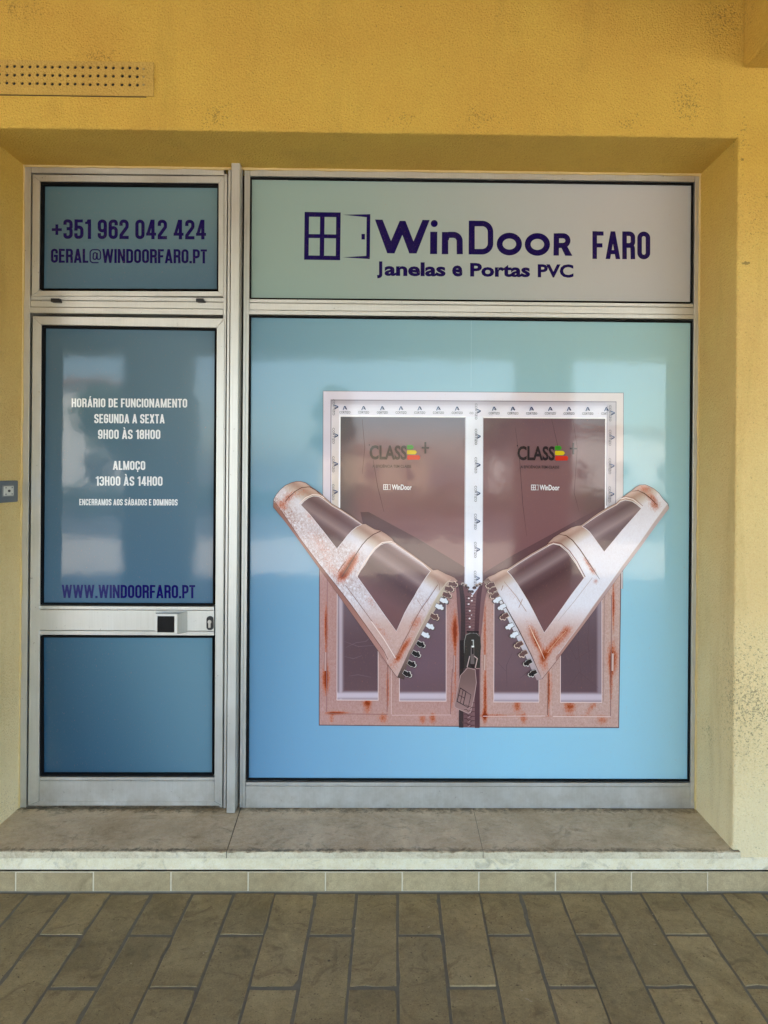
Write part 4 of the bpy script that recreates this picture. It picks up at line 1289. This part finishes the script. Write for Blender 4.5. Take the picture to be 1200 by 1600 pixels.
# small hook pairs where the two rows part
for sgn, cx0 in ((-1, 727), (1, 750)):
    for i, (du, dv) in enumerate(((0, 0), (5, 2), (9, 6), (13, 12))):
        u, v = cx0 - sgn * du * 1.0 if sgn < 0 else cx0 - du, 912 + dv
        if sgn < 0: u = cx0 + du * .8 - 4
        lk.poly([(u + 3.2 * math.cos(a), v + 2.4 * math.sin(a)) for a in [j * math.pi / 5 for j in range(10)]], (184, 164, 156) if i < 2 else (74, 58, 60))
        lk.poly([(u - .4 * sgn + 1.8 * math.cos(a), v + 1.2 + 1.4 * math.sin(a)) for a in [j * math.pi / 4 for j in range(8)]], (70, 54, 56) if i < 2 else (124, 98, 100))
lk.build('rusty_leaves', bp)

# zip slider and tag
zk = Ink(0.0052)
zk.poly(rounded([(726.5, 988), (749.8, 988.5), (751.4, 1010), (750, 1025), (749.8, 1043.6), (724.4, 1043.6), (724.6, 1010)], [9, 9, 6, 8, 1, 1, 12], True, 5), (58, 52, 48))
zk.ribbon([(725.2, 1020), (725.4, 1002), (728, 991.6), (735, 988.6), (744, 989), (749, 994)], 1.0, (150, 146, 140), taper=True)
zk.poly([(729, 985.2), (748, 985.6), (748, 988.6), (729, 988.4)], (46, 36, 36))
zk.poly([(718.4, 1000), (724.4, 1000), (725.4, 1040), (722.4, 1052), (718.8, 1056)], (44, 36, 36))
zk.ribbon([(736.6, 1000), (739.4, 1000), (739.6, 1012)], 1.6, (190, 188, 182))
zk.poly([(735.4, 1009), (740.6, 1009), (741, 1036), (738, 1040), (735.0, 1036)], (112, 98, 96))
zk.poly([(736.6, 1008.5), (740.6, 1008.5), (740.4, 1011), (736.8, 1011)], (245, 240, 236))
zk.poly([(737.2, 1011), (739.8, 1011), (739.8, 1021), (737.2, 1022)], (40, 34, 34))
zk.ribbon([(733.8, 1024.5), (729.6, 1042)], 1.4, (196, 170, 166)); zk.ribbon([(740.6, 1024.5), (745.6, 1028.6), (742.4, 1043)], 1.5, (200, 172, 166))
zk.poly([(733, 1037), (741.6, 1037), (740.4, 1044.4), (738, 1043.6)], (48, 34, 34))
zk.ribbon([(743, 1044), (749.4, 1044)], 1.2, (176, 140, 134))
tagc = lambda u, v: mixc((122, 94, 90), (160, 124, 120), sm(1050, 1112, v))
zk.poly([(730.2, 1042.4), (742.6, 1045.2), (744.6, 1066), (741.8, 1085), (736.6, 1108), (735.4, 1112.6), (731.6, 1114.6), (711.2, 1105.6), (709.4, 1102.6), (718.8, 1055)], (190, 156, 152))
zk.poly([(730.6, 1043.4), (741.8, 1046), (743.6, 1066), (740.8, 1085), (735.6, 1108), (734.4, 1112), (731.6, 1113.6), (711.8, 1104.6), (710.4, 1102.2), (719.8, 1055)], tagc, 4)
Z6 = lambda x, y: (690 + x / 11.03, 1000 + y / 11.03)
ln = (40, 26, 34)
zk.ribbon([Z6(320, 820), Z6(418, 882), Z6(370, 1108), Z6(265, 1050)], 1.2, ln, True)
zk.ribbon([Z6(418, 882), Z6(505, 940), Z6(455, 1160), Z6(370, 1108)], .8, ln)
zk.ribbon([Z6(369, 852), Z6(320, 1078)], .9, ln); zk.ribbon([Z6(293, 940), Z6(394, 995)], .9, ln)
zk.build('zip_slider', bp)

# curled sashes ----------------------------------------------------------------
def across(p0, p1):
    d = (Vector(p1) - Vector(p0)).normalized()
    n = Vector((-d.y, d.x))
    if n.y < 0: n = -n
    return lambda u, v: (Vector((u, v)) - Vector(p0)).dot(n)
def sash(side, outline, topline, glassA, glassB, lip, lipcol, seams, teeth, blobs, mott, bevel, vbase):
    sk = Ink(0.0060)
    dist = across(*topline)
    def barcol(u, v):
        d = dist(u, v)
        c = rampc([(-6, (178, 140, 128)), (1, (196, 164, 150)), (8, (170, 134, 120)), (16, (200, 180, 168)), (26, (228, 222, 230)), (60, (238, 236, 246))], d)
        low = sm(vbase, vbase + 55, v)
        c = mixc(c, (206, 168, 158), low * .85)
        return c
    # lip of the curl and bar body
    sk.poly(outline, (92, 60, 58), lay=0.0)
    ctr = Vector((sum(p[0] for p in outline) / len(outline), sum(p[1] for p in outline) / len(outline)))
    ins = []
    n = len(outline)
    for i in range(n):
        a, p, b = Vector(outline[i - 1]), Vector(outline[i]), Vector(outline[(i + 1) % n])
        t = ((p - a).normalized() + (b - p).normalized()).normalized()
        nn = Vector((-t.y, t.x))
        sgn = 1 if side == 'L' else -1
        q = p + nn * 0.7 * ORI[side]
        ins.append((q.x, q.y))
    sk.poly(ins, barcol, 2.0, rust=rustf(blobs), mott=mott)
    # bevel strip along the outer edge
    sk.poly(bevel[0], lambda u, v: mixc((150, 104, 96), (186, 140, 132), sm(900, 1040, v)) if side == 'L' else mixc((196, 176, 176), (178, 132, 122), sm(860, 1030, v)), 3, mott=.3 if side == 'L' else .12)
    sk.ribbon(bevel[1], 0.9, (112, 66, 58) if side == 'L' else (206, 190, 190))
    # lip
    sk.poly(lip, lipcol, 2.5)
    # rounded glass
    def gcol(u, v):
        d = dist(u, v)
        c = rampc([(-3, (214, 200, 204)), (1.5, (214, 198, 202)), (5, (132, 104, 108)), (14, (104, 76, 80)), (22, (128, 104, 106)), (29, (150, 126, 128)), (37, (104, 78, 82)), (48, (88, 62, 66)), (60, (100, 72, 74)), (80, (118, 84, 86))], d)
        return c
    for g in (glassA, glassB):
        sk.poly(g, (236, 224, 224), lay=0.0019)
        n = len(g); ins = []
        for i in range(n):
            a, p, b = Vector(g[i - 1]), Vector(g[i]), Vector(g[(i + 1) % n])
            t = ((p - a).normalized() + (b - p).normalized()).normalized()
            q = p + Vector((-t.y, t.x)) * 0.8 * ORI[side]
            ins.append((q.x, q.y))
        sk.poly(ins, gcol, 2.5, lay=0.0020)
    sk.n = 42
    for pts, w, c in seams:
        sk.ribbon(pts, w, c, taper=(w > 1.2))
    for i, (u, v, ang, kind) in enumerate(teeth):
        c, si = math.cos(ang), math.sin(ang)
        g = lambda x, y: (u + x * c - y * si, v + x * si + y * c)
        fill, edge = {'w': ((228, 230, 238), (120, 104, 104)), 'k': ((42, 38, 38), (206, 196, 190)), 'b': ((108, 78, 76), (224, 196, 178))}[kind]
        shp = [(-7, -3.2), (-1, -3.2), (0, -5.0), (2.2, -4.8), (3.2, -2.6), (5.6, -2.2), (6.4, 1.4), (4.6, 3.4), (1.6, 3.0), (0.4, 4.6), (-2, 4.2), (-7, 3.2)]
        shp = [(a * 1.15 - 1.6, b * 1.1) for a, b in shp]
        sk.poly([g(a + .7, b + .7) for a, b in shp], (30, 22, 24) if kind != 'w' else (96, 76, 78))
        sk.poly([g(a, b) for a, b in shp], edge)
        sk.poly([g(a * .88 - .7, b * .8 + .3) for a, b in shp], fill)
    return sk
ORI = {}
def orient(poly):
    a = sum(poly[i][0] * poly[(i + 1) % len(poly)][1] - poly[(i + 1) % len(poly)][0] * poly[i][1] for i in range(len(poly)))
    return 1 if a > 0 else -1

Lout = [(427.3, 792.5), (427.6, 780), (432, 772), (438.5, 764.4), (446, 758), (455, 754), (463, 751.8), (470, 751.8), (478, 754), (486.8, 760.5), (495, 766), (501, 770), (507, 776), (519, 787), (533, 795), (550, 806), (566.7, 818.2),
        (571.5, 818), (578, 822), (586, 826.4), (595, 828.4), (604, 834), (613, 841), (617, 846.6), (640, 862.6), (660, 877), (677, 890.2), (683.5, 889.2), (690, 892.4), (697, 896.2), (704, 898.8), (710.5, 902), (716, 907.8),
        (709, 911), (704, 915.6), (697, 925), (690, 936), (676, 958.6), (668, 971.6), (658, 990), (648, 1008), (640.6, 1023), (635, 1042), (631.6, 1061.4), (619.8, 1057.6), (600, 1030.4), (579.6, 1000.6), (557, 969), (536.6, 940.6), (516, 912), (498.3, 887.4), (470, 848), (448, 818)]
LgA = [(470, 788.8), (475, 782.8), (482, 777.4), (490, 774.4), (499, 775.2), (506.6, 780), (519, 790), (533, 797.6), (550, 808.6), (565.6, 819.4), (557, 824), (550, 829.6), (543, 837), (536.6, 845.6), (526.7, 857.6), (505, 830), (484, 804)]
LgB = [(558, 900.6), (563, 891), (570, 881.4), (578, 868), (586.7, 857.4), (594, 851), (601, 848), (610, 847.4), (617, 849.4), (640, 865.4), (660, 879.6), (673, 892), (667, 900), (661, 909), (653, 921.6), (647.5, 932), (639, 945.6), (632.4, 958), (619.4, 986.2), (600, 960), (580, 931.4)]
Llip = [(704.8, 904.2), (710.4, 903.6), (715, 907.4), (709, 911), (704, 915.6), (697, 925), (690, 936), (676, 958.6), (668, 971.6), (658, 990), (648, 1008), (640.6, 1023), (635, 1042), (631.6, 1061.4), (620.6, 1057.4), (640.6, 1013.6), (658, 979), (676, 944.5), (684, 931), (691, 920.4), (698, 910.6)]
Lsh = rustf([])
Lbev = ([(427.6, 783), (427.6, 792), (448, 818), (470, 848), (498.3, 887), (516, 911.6), (536.6, 940), (557, 968.4), (579.6, 1000), (600, 1029.6), (606, 1038), (600, 1018), (580, 989), (548, 944), (520, 908), (500, 883), (470, 843), (445, 806)],
        [(428, 782), (445, 805.4), (470, 842.4), (500, 882.4), (520, 907.4), (548, 943.4), (580, 988.4), (600, 1017), (606, 1030)])
dk, wt = (96, 50, 38), (244, 226, 220)
Lseams = [([(446.2, 783.7), (452, 776.4), (461.7, 767.5), (472, 761.6), (484, 760.6), (494, 766), (503, 775)], 1.1, dk), ([(534.2, 901), (545, 884), (556, 866), (566, 851), (574, 842), (583, 835), (595, 829.6)], 1.2, (70, 26, 14)), ([(528.6, 893), (534, 884.6), (540.4, 877)], 1.0, (120, 60, 36)),
          ([(468, 787), (478, 777.4), (489, 772.6), (500, 773.6), (507, 778)], 1.2, wt), ([(556.6, 900), (568, 881), (585, 856.6), (597, 847.6), (611, 845.6), (619, 849.6)], 1.6, wt), ([(580, 970), (600, 998), (618, 1027.6)], 1.1, wt), ([(540, 914), (560, 941), (582, 971)], .9, (150, 110, 104)),
          ([(684, 913), (676, 925), (670, 934), (658, 950.6), (648, 968), (640, 985), (630, 1003), (619, 1026)], .9, (150, 104, 90)), ([(704, 905), (697, 910.6), (690, 920), (676, 943.6), (658, 978), (640, 1014)], 1.4, (214, 196, 178)),
          ([(652, 936), (658, 946), (664, 955)], .7, (176, 140, 128)), ([(683, 906), (687, 914), (686, 922)], .7, (160, 124, 112))]
Lblobs = [(544, 887, -1.02, 20, 6.5, .62), (553, 872, -1.0, 10, 5, .3), (536, 898, -1.0, 8, 4, .4), (450, 778, -.9, 12, 5, .34), (440, 790, .5, 12, 5, .34), (487, 805, .9, 14, 6, .26), (500, 850, .9, 30, 9, .2), (520, 890, .9, 25, 7, .2),
          (632, 1010, -1.0, 18, 3.6, .55), (622, 1028, -1, 8, 4, .4), (650, 972, -1, 14, 6, .35), (596, 985, .9, 30, 4, .2), (612, 1040, .9, 14, 6, .2), (580, 940, .9, 16, 5, .22), (470, 770, -.3, 20, 5, .22)]
Ld = across((533, 795), (678.7, 892))
Lm = lambda u, v: .8 * sm(28, 52, Ld(u, v)) * (1 - sm(905, 985, v)) + .16 + .25 * sm(960, 1010, v) + .3 * (1 - sm(450, 475, u))
lipc = lambda u, v: rampc([(903, (172, 134, 126)), (925, (206, 190, 168)), (985, (176, 150, 140)), (1030, (128, 104, 98)), (1062, (84, 66, 62))], v)
tL = [(710, 912.8, .2, 'b'), (704, 920, .25, 'b'), (700.6, 929.6, .35, 'b'), (696, 938.6, .4, 'w'), (689, 948.4, .45, 'w'), (681, 964, .5, 'b'), (674.4, 979, .5, 'w'), (667.4, 992.4, .5, 'w'), (659.6, 1007, .5, 'k'), (652.6, 1022, .5, 'k'), (645.6, 1037.4, .5, 'k'), (638.6, 1053, .5, 'k')]
ORI['L'] = orient(Lout)
sk = sash('L', Lout, ((533, 795), (678.7, 892)), LgA, LgB, Llip, lipc, Lseams, tL, Lblobs, Lm, Lbev, 930)
o = sk.build('curled_sash', bp); tag(o, 'rusty curled sash on the left half of the printed picture')

Rout = [(1044.6, 793.6), (1043.2, 787), (1035.5, 779), (1029, 770), (1021.5, 763.6), (1014, 759.4), (1007.5, 756.8), (998.8, 757.4), (992, 761), (986.5, 766), (978, 772), (970.8, 777.4), (962, 786), (948, 792.8), (934, 801), (920, 811), (907, 820.4),
        (900.8, 821), (892, 823.6), (881.5, 829.6), (876, 831.6), (872.8, 834), (864, 839.4), (857, 846.4), (853.4, 851), (830, 864), (810, 876.6), (793, 888), (785.3, 889.6), (778, 893), (772.5, 896.6), (762.6, 900.6), (754, 908.6),
        (757.4, 912), (766, 920), (772.5, 928), (781, 942), (789.5, 958.6), (796, 973), (803.7, 989), (812, 1007), (820.7, 1024.4), (829, 1043), (838.4, 1062.4), (846.9, 1060.4), (868, 1034), (888, 1007), (910, 978), (930, 951), (950, 923), (972.5, 891.6), (1000, 855), (1022, 824)]
RgA = [(1001.4, 794.4), (994, 787.4), (986.5, 782.6), (976, 780.6), (968, 783), (962, 788.6), (948, 796), (934, 804.6), (920, 814), (908.6, 822.6), (914, 826), (920, 831), (925, 837.4), (930.5, 845), (943.2, 862.2), (972, 828)]
RgB = [(912.8, 902), (907, 892), (900.8, 880), (894, 869.6), (888.5, 862.5), (881, 855), (874.5, 850.6), (864, 848.4), (855.4, 852.8), (830, 867), (810, 879.6), (791.6, 892.6), (797, 898), (800.8, 902.7), (808, 912.6), (815, 924), (824, 938.6), (832, 953.7), (849.7, 988.6), (870, 961), (892, 929.6)]
Rlip = [(754.6, 908), (762, 903.4), (766, 908.6), (772.5, 919), (780, 932), (789.5, 947.6), (799, 965), (809.3, 983.4), (819, 1002.6), (829, 1023), (838, 1042), (846.4, 1060.2), (838.4, 1062.4), (829, 1043), (820.7, 1024.4), (812, 1007), (803.7, 989), (796, 973), (789.5, 958.6), (781, 942), (772.5, 928), (766, 920), (757.4, 912)]
Rbev = ([(1044.4, 792), (1044.4, 794.6), (1022, 824), (1000, 855), (972.5, 891), (950, 922.6), (930, 950.4), (910, 977.4), (888, 1006.4), (868, 1033.4), (868, 1026), (888, 999), (910, 970), (930, 942), (950, 915), (972, 884), (1000, 846.6), (1022, 815), (1042, 788)],
        [(1042, 788), (1022, 815), (1000, 846.6), (972, 884), (950, 915), (930, 942), (910, 970), (888, 999), (872, 1021)])
Rseams = [([(986, 767.6), (996, 766.4), (1006, 771), (1016, 779), (1026, 789)], 1.7, (92, 38, 16)), ([(962, 784.6), (968, 779.4), (977, 777.4), (988, 780), (1003, 792)], 1.3, wt), ([(973, 776), (980, 775.6), (990, 778.6), (1003.4, 790.6)], .8, (150, 110, 100)),
          ([(872, 834.6), (884, 836.6), (894, 844), (906, 859), (916, 874), (926, 889), (936, 904.6)], 1.6, (84, 40, 22)), ([(855, 850), (864, 846.4), (876, 849), (889, 860), (901, 877), (913.6, 901)], 1.2, (140, 90, 84)), ([(856, 852), (864, 849.4), (874, 851.6), (886, 862), (899, 880), (912, 902.6)], 1.0, wt),
          ([(787, 908), (796, 919), (806, 931), (816, 946), (822, 955)], .8, (176, 140, 124)), ([(826, 976), (834, 994), (842, 1010), (850, 1029)], 1.3, (244, 214, 190)), ([(855, 1019), (870, 1000), (884, 985)], .9, (214, 160, 130)), ([(871, 970), (895, 941), (925, 902)], .8, (196, 180, 180)),
          ([(762, 903), (772.5, 918), (789.5, 946.6), (809.3, 982.4), (829, 1022), (845, 1057)], 1.3, (84, 56, 54)), ([(785.6, 914), (783, 922)], .8, (150, 100, 70)), ([(816, 935), (810, 949)], .8, (176, 140, 120))]
Rblobs = [(1018, 777, .75, 11, 4, .42), (1022, 790, .7, 9, 5, .42), (1006, 763, .1, 9, 3.5, .42), (1000, 770, .3, 10, 4, .15), (918, 880, 1.0, 12, 2.4, .42), (926, 892, 1.0, 7, 3, .34), (838, 1004, 1.1, 18, 4.5, .52), (851, 1024, -.9, 12, 5, .5), (866, 1004, -.8, 18, 5, .42), (884, 984, -.8, 10, 5, .34), (850, 1040, 1.3, 12, 5, .3), (832, 985, 1, 16, 6, .25), (880, 996, -.8, 22, 6, .15), (800, 930, 1.0, 22, 5, .1), (930, 908, 0, 4, 3, .34)]
Rm = lambda u, v: .16 + .30 * sm(960, 1010, v)
lipr = lambda u, v: rampc([(903, (120, 86, 80)), (918, (206, 190, 168)), (940, (226, 222, 226)), (1000, (214, 206, 214)), (1062, (176, 150, 150))], v)
pi_ = math.pi
tR = [(763.6, 915, pi_ - .3, 'b'), (767, 923, pi_ - .4, 'b'), (770.6, 931.4, pi_ - .45, 'b'), (774.6, 938.4, pi_ - .5, 'w'), (781.6, 949.4, pi_ - .5, 'w'), (785.6, 964, pi_ - .5, 'b'), (793.6, 979.6, pi_ - .5, 'w'), (801, 992.6, pi_ - .5, 'w'), (808, 1008, pi_ - .5, 'b'), (815, 1022, pi_ - .5, 'b'), (822, 1036, pi_ - .5, 'k'), (829.6, 1052.6, pi_ - .5, 'k')]
ORI['R'] = orient(Rout)
sk = sash('R', Rout, ((787.8, 890), (934, 801)), RgA, RgB, Rlip, lipr, Rseams, tR, Rblobs, Rm, Rbev, 940)
o = sk.build('curled_sash', bp); tag(o, 'paler curled sash on the right half of the printed picture')
# film join down the middle
k = Ink(0.0003); k.ribbon([(736.6, 498), (736.0, 606)], 0.5, (170, 205, 216)); k.build('film_join', bp)
k = Ink(0.0003); k.ribbon([(729.0, 1137), (728.6, 1217)], 0.5, (150, 200, 226)); k.build('film_join', bp)

# ------------------------------------------------------------------ key switch plate on the left jamb
ks = empty('key_switch', (-1.62, -0.1, 1.53), 'small grey plate with pale square key switch on the left reveal', 'switch')
def jamb_y(u, v, X):
    """depth at which photo position (u, v) meets the upright plane at X"""
    d = RC.T @ np.array([(u - CX) / F, (v - CY) / F, 1.0])
    t = X / d[0]
    return d[2] * t + CAM.y, CAM.z - d[1] * t
XP = X0 + 0.014
ya, zc = jamb_y(28.6, 768, XP); yb, _ = jamb_y(-3.0, 768, XP)
zt = jamb_y(14, 751, XP)[1]; zb_ = jamb_y(14, 785, XP)[1]
ks.location = (X0, (ya + yb) / 2, zb_)
bpy.context.view_layer.update()
box('cover_plate', X0 - 0.002, XP, yb, ya, zb_, zt, M_PLATE, ks, 0.004, 2)
f0, f1 = jamb_y(5.0, 767, XP)[0], jamb_y(20.2, 767, XP)[0]
g0, g1 = jamb_y(12.5, 774.6, XP)[1], jamb_y(12.5, 759.4, XP)[1]
box('recess_rim', XP - 0.003, XP + 0.0012, f0 - 0.007, f1 + 0.007, g0 - 0.004, g1 + 0.004, M_RIM, ks, 0.001)
box('switch_face', XP, XP + 0.004, f0, f1, g0, g1, M_WHITEP, ks, 0.002)
def disc_x(name, y, z, ry, rz, x0_, x1_, m):
    bm = bmesh.new()
    pts = [(y + ry * math.cos(t), z + rz * math.sin(t)) for t in [k_ * math.pi / 6 for k_ in range(12)]]
    a_ = [bm.verts.new((x1_, p, q)) for p, q in pts]; b_ = [bm.verts.new((x0_, p, q)) for p, q in pts]
    bm.faces.new(a_); bm.faces.new(b_[::-1])
    for i in range(12): bm.faces.new((a_[i], b_[i], b_[(i + 1) % 12], a_[(i + 1) % 12]))
    keep(obj(name, bm, m), ks)
cy, cz = (f0 + f1) / 2, (g0 + g1) / 2
disc_x('keyhole', cy, cz, .0095, .0055, XP + .003, XP + .0055, M_BLACKP)
for sy in (-1, 1):
    for sz in (-1, 1):
        disc_x('screw', cy + sy * (f1 - f0) * .32, cz + sz * (g1 - g0) * .33, .0055, .0032, XP + .003, XP + .0046, M_RIM)

# ------------------------------------------------------------------ litter on the paving
bm = bmesh.new()
for u, v, s in ((670, 1450, 4), (815, 1549, 4), (824, 1563, 5), (830, 1566, 4), (885, 1508, 3), (1023, 1477, 4), (1148, 1434, 3), (618, 1393, 4), (555, 1452, 4), (323, 1488, 4), (318, 1491, 3), (205, 1507, 3), (465, 1395, 3), (1020, 1430, 3), (175, 1455, 3)):
    d = RC.T @ np.array([(u - CX) / F, (v - CY) / F, 1.0]); t = CAM.z / d[1]
    x, y = d[0] * t, d[2] * t + CAM.y
    a = random.uniform(0, 3.14)
    w = s * 0.0016
    bm.faces.new([bm.verts.new((x + w * math.cos(a + b_) * k_, y + w * math.sin(a + b_) * k_ * .6, 0.003 + .001 * random.random())) for b_, k_ in ((0, 1.6), (1.4, .6), (3.1, 1.2), (4.5, .5))])
o = obj('litter', bm, simple('dry_scrap', (0.40, 0.34, 0.24), 0.8, nscale=200, namt=.5)); o['kind'] = 'stuff'
